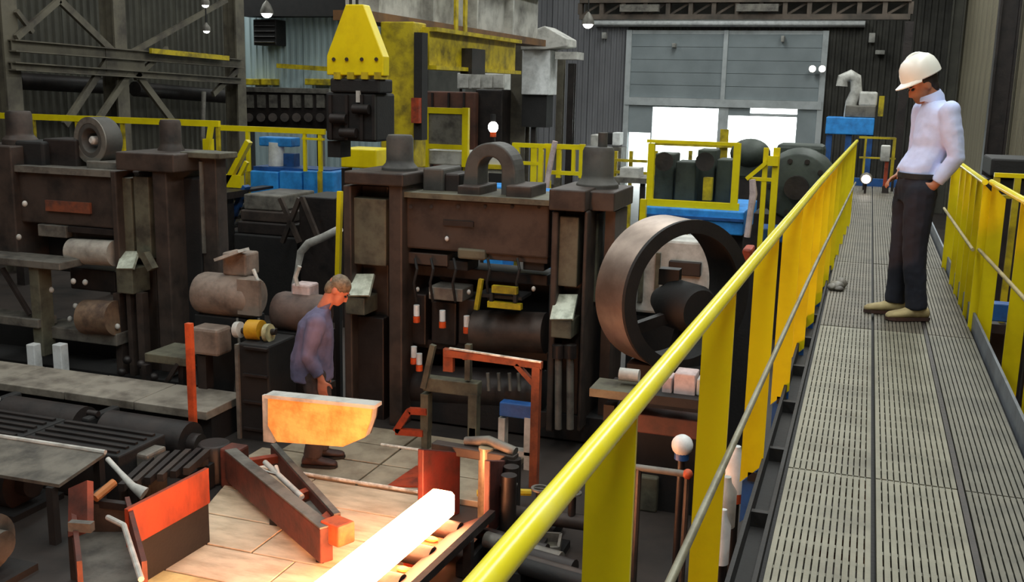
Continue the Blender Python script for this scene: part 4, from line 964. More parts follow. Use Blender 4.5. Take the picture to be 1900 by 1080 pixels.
# entry guide funnel at the bar's end
fc = B1-d*.25
jaw_lit = mat('dark_red_lit_steel', (84, 40, 34), .6, .1, (52, 30, 28), 5)  # reddish tone stands in for bar light on the right jaw
t = thing('entry_guide', 'dark red curved entry guide box at the end of the glowing bar', 'guide', V((fc.x, fc.y, 0)))
for s_, nm in ((-1, 'left_jaw'), (1, 'right_jaw')):
    pts = []
    for k in range(7):
        q = k/6; pts.append(B1-d*(.05+.5*q)+right*s_*((.2 if s_ < 0 else .3)-.08*q+.03*math.sin(q*PI)))
    bb = MB()
    for k in range(6):
        p, q = pts[k], pts[k+1]; h0 = .7-.03*k
        bb.hexa([p-V((0, 0, bz)), q-V((0, 0, bz)), q+right*s_*.05-V((0, 0, bz)), p+right*s_*.05-V((0, 0, bz)), V((p.x, p.y, h0)), V((q.x, q.y, h0-.03)), V((q.x, q.y, h0-.03))+right*s_*.05, V((p.x, p.y, h0))+right*s_*.05])
    bb.build('jaw', mat('red_lit_steel', (84, 26, 20), .6, .1, (52, 22, 19), 5) if s_ < 0 else jaw_lit, t, bevel=.008)  # left jaw colour carries the red light of the bar
MB().beam(B1-d*.55+right*.36+V((0, 0, .2)), B1-d*.55-right*.36+V((0, 0, .2)), .1, .08).build('bridge', steel, t, bevel=.01)
p = B1-d*.55+right*.1+V((0, 0, .1)); MB().cyl(V((p.x, p.y, 0)), p+V((0, 0, .16)), .06, n=16).build('guide_roll', mat('cream_roll', (190, 172, 140), .4, .3), t)
for k in range(3): p = B1-d*(.2+.17*k)+right*(.44-.05*k); MB().cyl(V((p.x, p.y, 0)), V((p.x, p.y, .55)), .06, n=14).build('side_roll', steel2, t)
MB().tube([B1-d*.6-right*.1+V((0, 0, .26)), B1-d*.6+right*.1+V((0, 0, .3)), B1-d*.55+right*.35+V((0, 0, .26))], .04, 10).build('clamp_bar', grey, t)
a = at(806, 870, Z=.05); 
tag(MB().prism([at(718, 905, Z=.05), at(790, 906, Z=.05), at(792, 866, Z=.05), at(772, 868, Z=.05)], (0, 0, .02)).build('deflector_plate', rust), 'dark red triangular plate lying left of the entry guide', 'plate')

# orange lit heat shield tray on the black column
TY = 6.95
f = [at(q[0], q[1], Y=TY) for q in ((497, 738), (690, 757), (687, 780), (676, 812), (636, 829), (514, 820), (497, 790))]
t = thing('heat_shield', 'orange lit trapezoid steel trough in front of the bending worker', 'trough', base_of(*f))
shield_m = mat('bar_lit_plate', (255, 206, 120), .5, .05, (236, 150, 74), 4, .42, .62, .25)  # orange light of the bar is put into the plate colour
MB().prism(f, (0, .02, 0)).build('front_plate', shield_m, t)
fb = [V((p.x, TY+.1, p.z)) for p in f]
MB().prism(fb, (0, .02, 0)).build('back_plate', steel, t)
for (i, j, nm) in ((4, 5, 'floor_plate'), (5, 6, 'end_plate'), (6, 0, 'end_plate'), (1, 2, 'end_plate'), (2, 3, 'end_plate'), (3, 4, 'end_plate')):
    a, b = f[i], f[j]; MB().hexa([a+V((0, .02, 0)), b+V((0, .02, 0)), b+V((0, .1, 0)), a+V((0, .1, 0)), a+V((0, .02, .015)), b+V((0, .02, .015)), b+V((0, .1, .015)), a+V((0, .1, .015))]).build(nm, lgrey if nm == 'end_plate' else steel, t)
a, b = f[0], f[1]; MB().beam(a+V((-.02, .05, .012)), b+V((.03, .05, .012)), .13, .03).build('rim', lgrey, t)
MB().beam(a+V((-.03, .06, 0)), a+V((-.03, .06, -.4)), .04, .1, (1, 0, 0)).build('side_lug', lgrey, t)
MB().beam(a+V((-.03, .06, -.2)), V((a.x-.05, 8.12, a.z-.2)), .06, .06).build('support_arm', black, t)

# V shaped guide frame
zv = .3
t = thing('guide_frame', 'dark V shaped steel guide frame pointing to the glowing bar', 'guide', V((at(520, 930, Z=0).x, at(520, 930, Z=0).y, 0)))
A0, A1, Bq0, Bq1 = at(428, 846, Z=zv), at(606, 992, Z=zv), at(508, 836, Z=zv), at(626, 968, Z=zv)
rustd = mat('dark_red_brown_steel', (104, 52, 40), .6, .1, (66, 38, 32), 5)
dz = V((0, 0, -.08))
MB().beam(A0+dz, A1+dz, .1, .26).build('channel', rustd, t, bevel=.01); MB().beam(A0+V((0, 0, .056)), A1+V((0, 0, .056)), .1, .012).build('channel_top', grey, t)
MB().beam(Bq0+dz*.6, Bq1+dz*.6, .06, .2).build('channel', rustd, t, bevel=.01); MB().beam(Bq0+V((0, 0, .058)), Bq1+V((0, 0, .058)), .05, .012).build('channel_top', grey, t)
for k in (.12, .62, .92): MB().beam(A0+(A1-A0)*k, Bq0+(Bq1-Bq0)*k, .07, .06).build('crosspiece', rust, t)
a, b = A0+(A1-A0)*.66, Bq0+(Bq1-Bq0)*.66
MB().prism([a-V((0, 0, .05)), b-V((0, 0, .05)), Bq1-V((0, 0, .05)), A1-V((0, 0, .05))], (0, 0, .015)).build('web_plate', grey, t)
MB().tube([at(492, 858, Z=zv+.05), at(560, 922, Z=zv+.05)], .022, 10).build('pale_rod', lgrey, t); MB().tube([at(470, 866, Z=zv+.02), at(520, 884, Z=zv+.05), at(512, 866, Z=zv+.08)], .018, 8).build('pale_rod', lgrey, t)
tip = (A1+Bq1)/2; MB().obox(tip+V((.06, -.03, 0)), (.09, -.03, 0), (.03, .07, 0), (0, 0, .08)).build('tip_block', orange, t, bevel=.015, label='orange tip')  # tip block coloured plain orange
MB().box(A0.x-.1, A0.x+.08, A0.y-.02, A0.y+.16, 0, .36).build('rear_block', rustd, t, bevel=.02); 
for q in ((A0+A1)/2, (Bq0+Bq1)/2, A1-V((.1, -.1, 0))): MB().box(q.x-.03, q.x+.03, q.y-.03, q.y+.03, 0, zv-.1).build('foot', black, t)

# left chute with orange side plate
t = thing('discharge_chute', 'rusty discharge chute with tall orange side plate at lower left', 'chute', at(250, 1010, Z=0))
zc = .62
a, b = at(234, 945, Z=zc), at(384, 868, Z=zc)
hgt = .27
MB().obox((a+b)/2+V((0, 0, -hgt/2)), (b-a)/2, V((-(b-a).y, (b-a).x, 0)).normalized()*.015, V((0, 0, hgt/2))).build('side_plate', mat('bar_lit_orange_plate', (152, 58, 26), .6, 0, (108, 40, 22), 6, .4, .7, .15, (1, 1, .4)), t, label='tall orange side plate')  # side plate colour stands in for orange light from the bar
c1 = at(136, 960, Z=.45); c2_ = at(238, 960, Z=.45); e1 = at(150, 1085, Z=.45); e2 = at(270, 1085, Z=.45)
MB().beam(c1, e1, .03, .3).build('wall_plate', rustd, t); MB().beam(c2_, e2, .03, .3).build('wall_plate', rustd, t)
MB().prism([c1-V((0, 0, .12)), c2_-V((0, 0, .12)), e2-V((0, 0, .12)), e1-V((0, 0, .12))], (0, 0, .02)).build('bed_plate', grey, t)
MB().beam(c1, c2_, .03, .2).build('wall_plate', steel, t)
MB().tube([at(200, 960, Z=.6), at(230, 975, Z=.62), at(262, 1075, Z=.6)], .018, 8).build('lip_rod', lgrey, t)
MB().beam(at(150, 900, Z=.75), at(150, 990, Z=.5), .18, .05, (0, 1, 0)).build('rust_post', rustd, t); MB().beam(at(130, 975, Z=.62), at(172, 978, Z=.62), .05, .06).build('strap', grey, t)
nrm_ = V((-(b-a).y, (b-a).x, 0)).normalized()
MB().hexa([V((a.x, a.y, 0)), V((b.x, b.y, 0)), V((b.x, b.y, 0))+nrm_*.3, V((a.x, a.y, 0))+nrm_*.3, a+V((0, 0, -hgt-.005)), b+V((0, 0, -hgt-.005)), b+V((0, 0, -hgt-.08))+nrm_*.3, a+V((0, 0, -hgt-.08))+nrm_*.3]).build('chute_body', black, t)
for q in (c1, c2_, e1, e2): MB().box(q.x-.03, q.x+.03, q.y-.03, q.y+.03, 0, .36).build('foot', steel2, t)
MB().tube([at(176, 925, Z=.6), at(212, 895, Z=.66)], .03, 8).build('tan_handle', mat('tan_wood', (170, 110, 60), .7), t); MB().beam(at(210, 895, Z=.64), at(150, 935, Z=.55), .03, .03).build('handle_stay', steel2, t)
MB().beam(at(160, 930, Z=.55), at(238, 940, Z=.55), .05, .05).build('tie_bar', steel2, t)
q = at(306, 1012, Z=.04); tag(MB().cyl(V((q.x, q.y, .035)), V((q.x, q.y, .19)), .045, .035, 14).build('red_cone', mat('red_orange_plastic', (226, 74, 30), .5), bevel=.005), 'small red orange stub on the plates below the chute plate', 'stub')
tag(MB().tube([at(200, 852, Z=.55), at(222, 876, Z=.5), at(246, 902, Z=.45), at(268, 916, Z=.4)], [.02, .02, .028, .05], 10).build('bent_rod', lgrey), 'pale bent rod lying between roller bed and chute plate', 'rod')
q = at(262, 916, Z=0); tag(MB().box(q.x-.12, q.x+.12, q.y-.05, q.y+.2, 0, .37).build('rod_block', grey, bevel=.02), 'grey block under the lower end of the bent rod', 'block')

# roller beds at the lower left
t = thing('platform_slab', 'long grey platform slab in front of the left mill stand', 'platform', (-8.2, 8.3, 0))
a, b = at(-40, 712, Z=.35), at(352, 778, Z=.35)
yb = 8.75
for i in range(6):
    x0 = -10.6+.83*i; MB().box(x0, x0+.82, 7.75, 8.4, .27, .35+random.uniform(-.004, .004)).build('deck_plate', mat('grey_deck', (150, 142, 130), .55, .15, (92, 84, 76), 3), t, bevel=.008)
MB().box(-10.6, -5.65, 7.85, 8.35, 0, .27).build('curb', black, t)
def roller_bed(name, lab, y, z, x0, x1, n, r, mr):
    t = thing(name, lab, 'roller table', ((x0+x1)/2, y, 0))
    L = (x1-x0)/n
    for i in range(n):
        a = x0+L*i+.12; MB().lathe((a, y, z), (1, 0, 0), [(r*.5, -.1), (r*.5, 0), (r, .01), (r, L-.26), (r*.5, L-.25), (r*.5, L-.16)], 24).build('roller', mr, t)
        MB().box(a-.12, a-.03, y-r*1.1, y+r*1.1, 0, z+r*.9).build('bearing_block', black, t, bevel=.02)
        MB().cyl((a-.13, y-r*.5, z+r*.95), (a-.02, y-r*.5, z+r*.95), .03, n=10).build('oil_cup', lgrey if i == 2 else steel2, t)
    MB().box(x0, x1, y-r*1.2, y+r*1.2, 0, max(.05, z-r-.03)).build('bed', black, t)
roller_bed('roller_table', 'dark roller table just below the grey platform slab', 7.25, .24, -9.9, -5.3, 4, .19, steel2)
roller_bed('roller_table', 'dark roller table at mid left with ridged surface', 6.05, .22, -8.9, -6.0, 3, .22, steel2)
roller_bed('roller_table', 'dark roller table in the bottom left corner', 5.0, .28, -7.7, -5.25, 2, .2, mat('dusty_dark_roller', (104, 98, 90), .5, .3, (60, 56, 52), 4))
t = thing('ribbed_deck', 'dark ribbed deck plates between the roller tables', 'deck', (-7, 6.65, 0))
for i in range(3):
    x0 = -8.6+1.05*i; MB().box(x0, x0+1.03, 6.36, 6.95, 0, .42).build('deck_block', black if i else grey, t, bevel=.015)
    for k in range(5): MB().box(x0+.05, x0+.98, 6.4+.11*k, 6.44+.11*k, .42, .44).build('rib', steel2, t)
t = thing('cover_plate', 'grey tilted cover plate over the mid-left roller table', 'plate', at(80, 870, Z=.5))
a, b, c, d_ = at(-40, 810, Z=.52), at(196, 846, Z=.52), at(110, 905, Z=.45), at(-40, 880, Z=.45)
MB().prism([a, b, c, d_], (0, 0, .025)).build('sheet', mat('scuffed_grey_sheet', (120, 114, 104), .5, .25, (62, 58, 54), 3), t); MB().tube([a+V((0, 0, .03)), b+V((0, 0, .03))], .02, 8).build('edge_rod', lgrey, t)
for q in (b, c): MB().box(q.x-.1, q.x-.04, q.y-.03, q.y+.03, 0, q.z).build('prop', black, t)
# ridged small bars near the orange pole
t = thing('bar_rack', 'rack of dark diagonal skid bars below the orange pole', 'rack', at(330, 870, Z=0))
for k in range(6):
    a, b = at(225+24*k, 905-6*k, Z=.3), at(290+20*k, 845-2*k, Z=.3); MB().beam(a, b, .05, .06).build('skid_bar', (steel2, steel)[k % 2], t)
a, b = at(250, 880, Z=.24), at(385, 856, Z=.24); MB().beam(a, b, .06, .06).build('bearer', black, t); 
for q in (a, b): MB().box(q.x-.04, q.x+.04, q.y-.04, q.y+.04, 0, .22).build('foot', black, t)
q = at(400, 890, Z=0)
tag(MB().lathe((q.x, q.y, 0), (0, 0, 1), [(.15, 0), (.15, .3), (.13, .34)], 20).build('steel_drum', steel2, bevel=.01), 'short dark drum between orange chute plate and V frame', 'drum')

# ------------------------------------------------------------------ clutter right of the bar, below the railing
t = thing('cabinet_box', 'pinkish white control boxes on a black table right of the wheel', 'control box', at(1265, 760, Y=7.15))
PB(1228, 700, 1246, 735, 7.1, .15).build('box', cloth_m, t, bevel=.01); PB(1250, 694, 1290, 735, 7.1, .18).build('box', cloth_m, t, bevel=.01); PB(1292, 704, 1304, 735, 7.1, .15).build('box', lgrey, t, bevel=.01)
PB(1120, 735, 1330, 752, 7.0, .35).build('table_top', black, t); p, q = at(1130, 752, Y=7.1), at(1320, 752, Y=7.1)
for x in (p.x, q.x): MB().box(x-.04, x+.04, 7.1, 7.2, 0, p.z).build('leg', black, t)
PB(1170, 775, 1310, 810, 7.12, .2).build('lower_beam', mat('dark_maroon', (84, 48, 42), .6, 0, (50, 32, 30), 5), t, bevel=.01)
MB().cyl(at(1150, 694, Y=7.15), at(1186, 698, Y=7.15), .05, n=12).build('pale_roll', lgrey, t)
MB().obox(at(1140, 722, Y=7.1), (.15, 0, 0), (0, .15, 0), (0, 0, .03)).build('grey_tray', green, t)
p = at(1266, 826, Y=6.7)
t = thing('round_lamp', 'round white lamp globe on a post below the railing', 'lamp', V((p.x, 6.7, 0)))
MB().ell(p, .075, .075, .075).build('globe', white, t); MB().cyl(V((p.x, 6.7, 0)), p-V((0, 0, .06)), .025, n=10).build('post', steel2, t); MB().cyl(p-V((0, 0, .1)), p-V((0, 0, .05)), .05, n=14).build('collar', blue_d, t)
t = thing('pipe_rail', 'grey pipe rail with orange joint below the yellow railing', 'rail', at(1230, 900, Z=0))
a = at(1172, 866, Y=6.3); b = at(1276, 880, Y=6.3)
MB().tube([a, b], .022, 10).build('pipe', grey, t); MB().ell(b, .035, .035, .035, 10, 7).build('joint', orange, t)
for q in (a+V((.05, 0, 0)), b): MB().cyl(V((q.x, q.y, 0)), q, .02, n=8).build('post', steel, t)
tag(MB().box(*(lambda p: (p.x-.1, p.x+.12, p.y-.1, p.y+.14, 0, .3))(at(1195, 940, Z=0))).build('grey_crate', green, bevel=.015), 'grey-green crate below the pipe rail', 'crate')
for (px, py, r, c_, lab) in ((1365, 870, .05, white, 'white valve cap beside the blue foot brackets'), (1346, 930, .05, lgrey, 'pale grey canister beyond the second railing post'), (1340, 995, .034, white, 'small white canister low beyond the railing')):
    p = at(px, py, Y={1365: 5.0, 1346: 4.55, 1340: 4.1}[px]); t = thing('canister', lab, 'canister', V((p.x, p.y, 0)))
    MB().lathe(p, (0, 0, 1), [(r, -.12), (r, .05), (r*.5, .09), (r*.4, .12)], 16).build('can', c_, t); MB().cyl(V((p.x, p.y, 0)), p-V((0, 0, .1)), r*.6, n=12).build('stem', black, t)
    if px == 1365: MB().cyl(p-V((0, 0, .17)), p-V((0, 0, .12)), r*1.02, n=14).build('orange_band', orange, t)
# side tables of pipes between bar guide and railing
t = thing('pipe_bundle', 'dark pipe bundle on skids right of the bar guide', 'pipes', at(960, 1000, Z=0))
for k in range(5):
    a = at(880+22*k, 985+16*k, Z=.16+.02*(k % 2)); b = a+V((.6, -.12, 0)); MB().tube([a, b], .05+.01*(k % 3), 12).build('pipe', (steel2, grey, steel2, steel, black)[k], t)
a = at(930, 990, Z=.05)
for k in (0, 1): MB().beam(a+V((-.05+.4*k, .35, .01)), a+V((-.05+.4*k, -.7, .01)), .08, .1).build('skid', black, t)
t = thing('valve_manifold', 'rusty valve manifold with grey handles near the railing foot', 'manifold', at(1010, 960, Z=0))
p = at(1000, 960, Z=.2); MB().tube([p-V((.4, 0, 0)), p+V((.7, .05, 0))], .06, 14).build('header', steel, t)
for k in range(4):
    q = p+V((-.25+.25*k, .01*k, 0)); MB().cyl(q, q+V((0, 0, .22)), .03, n=10).build('riser', steel2, t)
    MB().lathe(q+V((0, 0, .22)), (0, 0, 1), [(.05, 0), (.07, 0), (.07, .015), (.05, .015)], 16, True).build('hand_wheel', grey, t); MB().box(q.x-.06, q.x+.06, q.y-.008, q.y+.008, q.z+.222, q.z+.232).build('wheel_bar', grey, t)
for x in (-.35, .6): MB().box(p.x+x-.03, p.x+x+.03, p.y-.05, p.y+.06, 0, p.z-.05).build('foot', black, t)
t = thing('scrap_tray', 'flat grey scrap tray on the floor left of the first railing post', 'tray', at(1000, 1040, Z=0))
a, b, c, d_ = at(930, 1040, Z=.06), at(1035, 1036, Z=.06), at(1040, 1010, Z=.06), at(950, 1005, Z=.06)
MB().prism([a, b, c, d_], (0, 0, .02)).build('tray_floor', green, t); 
for (p, q) in ((a, b), (b, c), (c, d_), (d_, a)): MB().beam(p+V((0, 0, .05)), q+V((0, 0, .05)), .02, .08).build('tray_side', grey, t)
tag(MB().box(a.x, b.x, a.y-.1, c.y+.1, 0, .058).build('tray_skid', black), 'black skid under the flat grey scrap tray', 'skid')
tag(MB().tube([at(885, 915, Z=.1), at(930, 912, Z=.12), at(985, 914, Z=.1)], .03, 8).build('yellow_conduit', yellow_d), 'dirty yellow conduit along the floor behind the bar guide', 'conduit')
#MARK_PEOPLE
# ------------------------------------------------------------------ people
def loft(b, rings, n=16):       # rings of (centre, half-axis a, half-axis b); closed ends
    vs = []; fs = []
    for (c, a, d) in rings:
        c, a, d = V(c), V(a), V(d); vs += [c+a*math.cos(2*PI*k/n)+d*math.sin(2*PI*k/n) for k in range(n)]
    for i in range(len(rings)-1):
        for k in range(n): fs.append((i*n+k, i*n+(k+1) % n, (i+1)*n+(k+1) % n, (i+1)*n+k))
    fs += [tuple(range(n-1, -1, -1)), tuple((len(rings)-1)*n+k for k in range(n))]
    return b.add(vs, fs, True)
def capsule(b, pts, rs, n=12):
    pts = [V(p) for p in pts]
    b.tube(pts, list(rs), n)
    for p, r in zip(pts, rs): b.ell(p, r, r, r, n, 8)
    return b
def fused(b, name, m, parent, X, voxel, smooth=2, folds=0, fscale=.12):
    """one continuous surface from overlapping closed pieces"""
    me = bpy.data.meshes.new('tmp'); me.from_pydata([X @ p for p in b.v], [], b.f)
    bm = bmesh.new(); bm.from_mesh(me); bmesh.ops.recalc_face_normals(bm, faces=bm.faces); bm.to_mesh(me); bm.free()
    o = bpy.data.objects.new('tmp', me); COL.objects.link(o)
    r = o.modifiers.new('r', 'REMESH'); r.mode = 'VOXEL'; r.voxel_size = voxel; r.use_smooth_shade = True
    s = o.modifiers.new('s', 'SMOOTH'); s.factor = .5; s.iterations = smooth
    if folds:
        tx = bpy.data.textures.new('folds', 'CLOUDS'); tx.noise_scale = fscale
        dm = o.modifiers.new('d', 'DISPLACE'); dm.texture = tx; dm.strength = folds; dm.mid_level = .5
    dg = bpy.context.evaluated_depsgraph_get(); ev = o.evaluated_get(dg)
    nm = bpy.data.meshes.new_from_object(ev); bpy.data.objects.remove(o)
    nm.materials.clear(); nm.materials.append(m); nm.name = name
    org = ORG[parent.name]; nm.transform(Matrix.Translation(-org))
    nm.polygons.foreach_set('use_smooth', [True]*len(nm.polygons))
    q = bpy.data.objects.new(name, nm); COL.objects.link(q); q.parent = parent; ORG[q.name] = org
    return q
def xbuild(b, X, name, m, parent, label=None, bevel=0):
    b.v = [X @ p for p in b.v]; return b.build(name, m, parent, bevel=bevel, label=label)
def hand(b, wrist, dirv, palm_n, side, s=1.0, curl=.5):
    """palm, four unequal bent fingers and a thumb; dirv along the hand, palm_n out of the palm, side towards the thumb"""
    d = V(dirv).normalized(); nrm = V(palm_n); nrm = (nrm-d*nrm.dot(d)).normalized(); sd = V(side); sd = (sd-d*sd.dot(d)-nrm*sd.dot(nrm)).normalized()
    w = V(wrist)
    loft(b, [(w-d*.02*s, sd*.026*s, nrm*.02*s), (w+d*.03*s, sd*.036*s, nrm*.017*s), (w+d*.075*s, sd*.042*s, nrm*.015*s), (w+d*.095*s, sd*.038*s, nrm*.011*s)], 12)
    for k, L in enumerate((.072, .08, .075, .058)):
        p = w+d*.088*s+sd*(.03-.02*k)*s; pts = [p-d*.02*s, p]; a = 0; v = d
        for j in range(3):
            a += curl*(.5 if j == 0 else .7); v = d*math.cos(a)+nrm*math.sin(a); p = p+v*L*s*(.45, .32, .23)[j]; pts.append(p)
        capsule(b, pts, [.0095*s, .0095*s, .009*s, .0082*s, .007*s], 8)
    p = w+d*.03*s+sd*.03*s; v = (d*.6+sd*.75+nrm*.35).normalized(); q = p+v*.045*s; v2 = (d*.85+sd*.2+nrm*.5).normalized()
    capsule(b, [p-v*.015*s, q, q+v2*.035*s], [.013*s, .0105*s, .008*s], 8)
def head_parts(b, c, fwd, up, s=1.0):
    """skull, face, jaw, nose, ears; c = head centre at eye height"""
    f = V(fwd).normalized(); u = V(up); u = (u-f*u.dot(f)).normalized(); l = u.cross(f)
    R = Matrix((f, l, u)).transposed()
    b.ell(c+u*.03*s-f*.012*s, .098*s, .077*s, .098*s, 20, 14, R)
    b.ell(c-u*.035*s+f*.022*s, .07*s, .06*s, .085*s, 18, 12, R)
    b.ell(c-u*.085*s+f*.048*s, .04*s, .04*s, .034*s, 14, 10, R)
    b.ell(c-u*.022*s+f*.093*s, .018*s, .013*s, .026*s, 12, 8, R); b.ell(c-u*.04*s+f*.102*s, .015*s, .016*s, .011*s, 12, 8, R)
    b.ell(c+u*.022*s+f*.078*s, .016*s, .05*s, .011*s, 12, 8, R)
    b.ell(c-u*.066*s+f*.083*s, .01*s, .024*s, .0055*s, 10, 6, R); b.ell(c-u*.079*s+f*.08*s, .01*s, .021*s, .006*s, 10, 6, R)
    for k in (1, -1): b.ell(c-u*.01*s+l*k*.076*s-f*.01*s, .02*s, .009*s, .032*s, 10, 8, R)
    return f, l, u, R
def eyes(X, c, f, l, u, R, t, s=1.0):
    for k in (1, -1):
        xbuild(MB().ell(c+f*.083*s+l*k*.031*s, .011*s, .014*s, .009*s, 10, 8, R), X, 'eye', eye_m, t)
        xbuild(MB().ell(c+f*.09*s+l*k*.031*s+u*.021*s, .008*s, .02*s, .005*s, 10, 6, R), X, 'eyebrow', hair_m, t)
def boot(b, ank, fwd, s=1.0):
    f = V(fwd).normalized(); l = V((0, 0, 1)).cross(f); a = V(ank); z0 = 0.0
    rings = []
    for (x, w, h) in ((-.085, .03, .05), (-.075, .04, .075), (-.03, .043, .09), (.03, .045, .085), (.09, .05, .06), (.14, .05, .05), (.175, .042, .042), (.195, .025, .028)):
        p = V((a.x, a.y, 0))+f*x*s; rings.append((p+V((0, 0, z0+h*s*.5+.012)), l*w*s, V((0, 0, h*s*.5))))
    loft(b, rings, 16); capsule(b, [V((a.x, a.y, .06)), V((a.x, a.y, .15))], [.048*s, .05*s], 14)
    return b
def sole(b, ank, fwd, s=1.0):
    f = V(fwd).normalized(); l = V((0, 0, 1)).cross(f); a = V((ank[0], ank[1], 0))
    out = [(-.09, .025), (-.07, .042), (0, .044), (.09, .053), (.15, .05), (.19, .03), (.2, 0)]
    pts = [a+f*x*s+l*w*s for x, w in out]+[a+f*x*s-l*w*s for x, w in out[-2::-1]]
    return b.prism(pts, (0, 0, .022))

# --- the man in the white helmet, on the walkway; local x = ahead, y = his left, z = up
mp = at(1683, 588, Z=WZ)
t = thing('person', 'man in white helmet, pale shirt and black trousers standing on the walkway', 'person', mp)
X = Matrix.Translation(mp+V((0, 0, .003))) @ Matrix.Rotation(PI+.3, 4, 'Z')
def Q(x, y, z): return V((x+.1*z, y, z))
hc = Q(-.115, -.01, 1.628); hf = V((.86, 0, -.42)); hu = V((.42, 0, .86))
b = MB(); f, l, u, R = head_parts(b, hc, hf, hu)
neck0 = Q(-.185, 0, 1.51); capsule(b, [neck0, hc-u*.05-f*.03], [.058, .054], 14)
hipc = Q(-.075, 0, .97); chest = Q(-.2, 0, 1.31)
loft(b, [(hipc-V((0, 0, .08)), (.1, 0, 0), (0, .15, 0)), (hipc+V((-.01, 0, .08)), (.1, 0, 0), (0, .14, 0)), (chest-V((0, 0, .1)), (.105, 0, 0), (0, .145, 0)), (chest+V((0, 0, .06)), (.11, 0, 0), (0, .17, 0)), (Q(-.205, 0, 1.475), (.075, 0, 0), (0, .13, 0)), (neck0+V((0, 0, .02)), (.05, 0, 0), (0, .05, 0))])
sh = {1: Q(-.225, .19, 1.455), -1: Q(-.18, -.19, 1.455)}
el = {1: Q(-.25, .23, 1.15), -1: Q(-.15, -.225, 1.15)}
wr = {1: Q(-.125, .18, .955), -1: Q(.0, -.15, 1.0)}
for k in (1, -1):
    capsule(b, [sh[k], (sh[k]+el[k])/2, el[k], (el[k]*2+wr[k])/3, wr[k]], [.055, .048, .04, .039, .027])
hand(b, wr[1], (.85, -.12, -.55), (0, -1, 0), (.55, 0, .85), 1.0, .45)
hand(b, wr[-1], (.8, .35, -.4), (-.2, .5, -.8), (.2, .9, .2), 1.0, .55)
hip = {1: Q(-.07, .09, .93), -1: Q(-.06, -.09, .93)}; kn = {1: Q(-.02, .095, .5), -1: Q(.0, -.1, .5)}; an = {1: Q(-.03, .1, .09), -1: Q(.05, -.11, .09)}
for k in (1, -1): capsule(b, [hip[k], (hip[k]+kn[k])/2, kn[k], (kn[k]*2+an[k])/3-V((.02, 0, 0)), an[k]], [.085, .072, .052, .05, .036])
fused(b, 'body', skin_m, t, X, .009, 2)
eyes(X, hc, f, l, u, R, t)
b = MB()                                         # shirt
loft(b, [(hipc+V((-.005, 0, .045)), (.12, 0, 0), (0, .16, 0)), (hipc+V((-.015, 0, .1)), (.135, 0, 0), (0, .165, 0)), (chest-V((-.01, 0, .1)), (.132, 0, 0), (0, .165, 0)), (chest+V((0, 0, .06)), (.135, 0, 0), (0, .19, 0)), (Q(-.205, 0, 1.475), (.1, 0, 0), (0, .165, 0)), (neck0+V((.0, 0, .025)), (.066, 0, 0), (0, .066, 0))])
for k in (1, -1):
    e = wr[k]+(el[k]-wr[k])*.12
    capsule(b, [sh[k], (sh[k]+el[k])/2, el[k], (el[k]+e)/2], [.072, .068, .06, .054]); b.tube([(el[k]+e)/2, e], [.054, .044], 12)
fused(b, 'shirt', shirt_m, t, X, .011, 2, .022, .13)
b = MB(); loft(b, [(neck0+V((-.005, 0, -.02)), V((.085, 0, .03)), (0, .085, 0)), (neck0+V((.02, 0, .03)), V((.084, 0, -.03)), (0, .078, 0)), (neck0+V((.04, 0, .062)), V((.074, 0, -.034)), (0, .07, 0)), (neck0+V((.036, 0, .05)), V((.062, 0, -.03)), (0, .06, 0))]); xbuild(b, X, 'collar', shirt_m, t)
b = MB()                                         # trousers
loft(b, [(hipc+V((-.005, 0, .05)), (.128, 0, 0), (0, .168, 0)), (hipc-V((0, 0, .03)), (.132, 0, 0), (0, .178, 0)), (hipc-V((0, 0, .14)), (.12, 0, 0), (0, .17, 0))])
for k in (1, -1): capsule(b, [hip[k]-V((0, 0, .03)), (hip[k]+kn[k])/2, kn[k], (kn[k]+an[k])/2], [.112, .1, .083, .076]); b.tube([(kn[k]+an[k])/2, an[k]-V((0, 0, .01))], [.076, .07], 14)
fused(b, 'trousers', trouser_m, t, X, .011, 2, .02, .12)
bl = MB(); loft(bl, [(hipc+V((-.005, 0, .022)), (.137, 0, 0), (0, .177, 0)), (hipc+V((-.006, 0, .058)), (.137, 0, 0), (0, .176, 0))], 24); xbuild(bl, X, 'belt', black, t)
for k in (1, -1):
    fw = V((1, .08*k, 0)); fused(boot(MB(), an[k], fw, 1.08), 'boot', boot_m, t, X, .009, 2); xbuild(sole(MB(), an[k], fw, 1.08), X, 'boot_sole', boot_d, t)
hb = MB().ell(hc-f*.025+u*.03, .09, .083, .085, 18, 12, R).ell(hc-f*.062-u*.03, .04, .062, .06, 14, 9, R); fused(hb, 'hair', hair_m, t, X, .009, 1)
b = MB()                                         # helmet: shell, ridge, brim and peak
oc = hc+u*.055-f*.012; n = 28; prof = [(1.0, 0), (1.0, .03), (.97, .06), (.88, .1), (.7, .132), (.42, .152), (.12, .16)]
vs = []; fs = []
for (r, h) in prof: vs += [oc+u*h+f*(math.cos(2*PI*k/n)*.138*r)+l*(math.sin(2*PI*k/n)*.112*r) for k in range(n)]
for (r, h) in prof[::-1]: vs += [oc+u*(h-.006)+f*(math.cos(2*PI*k/n)*.132*r)+l*(math.sin(2*PI*k/n)*.106*r) for k in range(n)]
m_ = len(prof)*2
for i in range(m_-1):
    for k in range(n): fs.append((i*n+k, i*n+(k+1) % n, (i+1)*n+(k+1) % n, (i+1)*n+k))
for k in range(n): fs.append(((m_-1)*n+k, (m_-1)*n+(k+1) % n, (k+1) % n, k))
b.add(vs, fs, True); hel = xbuild(b, X, 'helmet', helmet_m, t)
b = MB(); pk = []
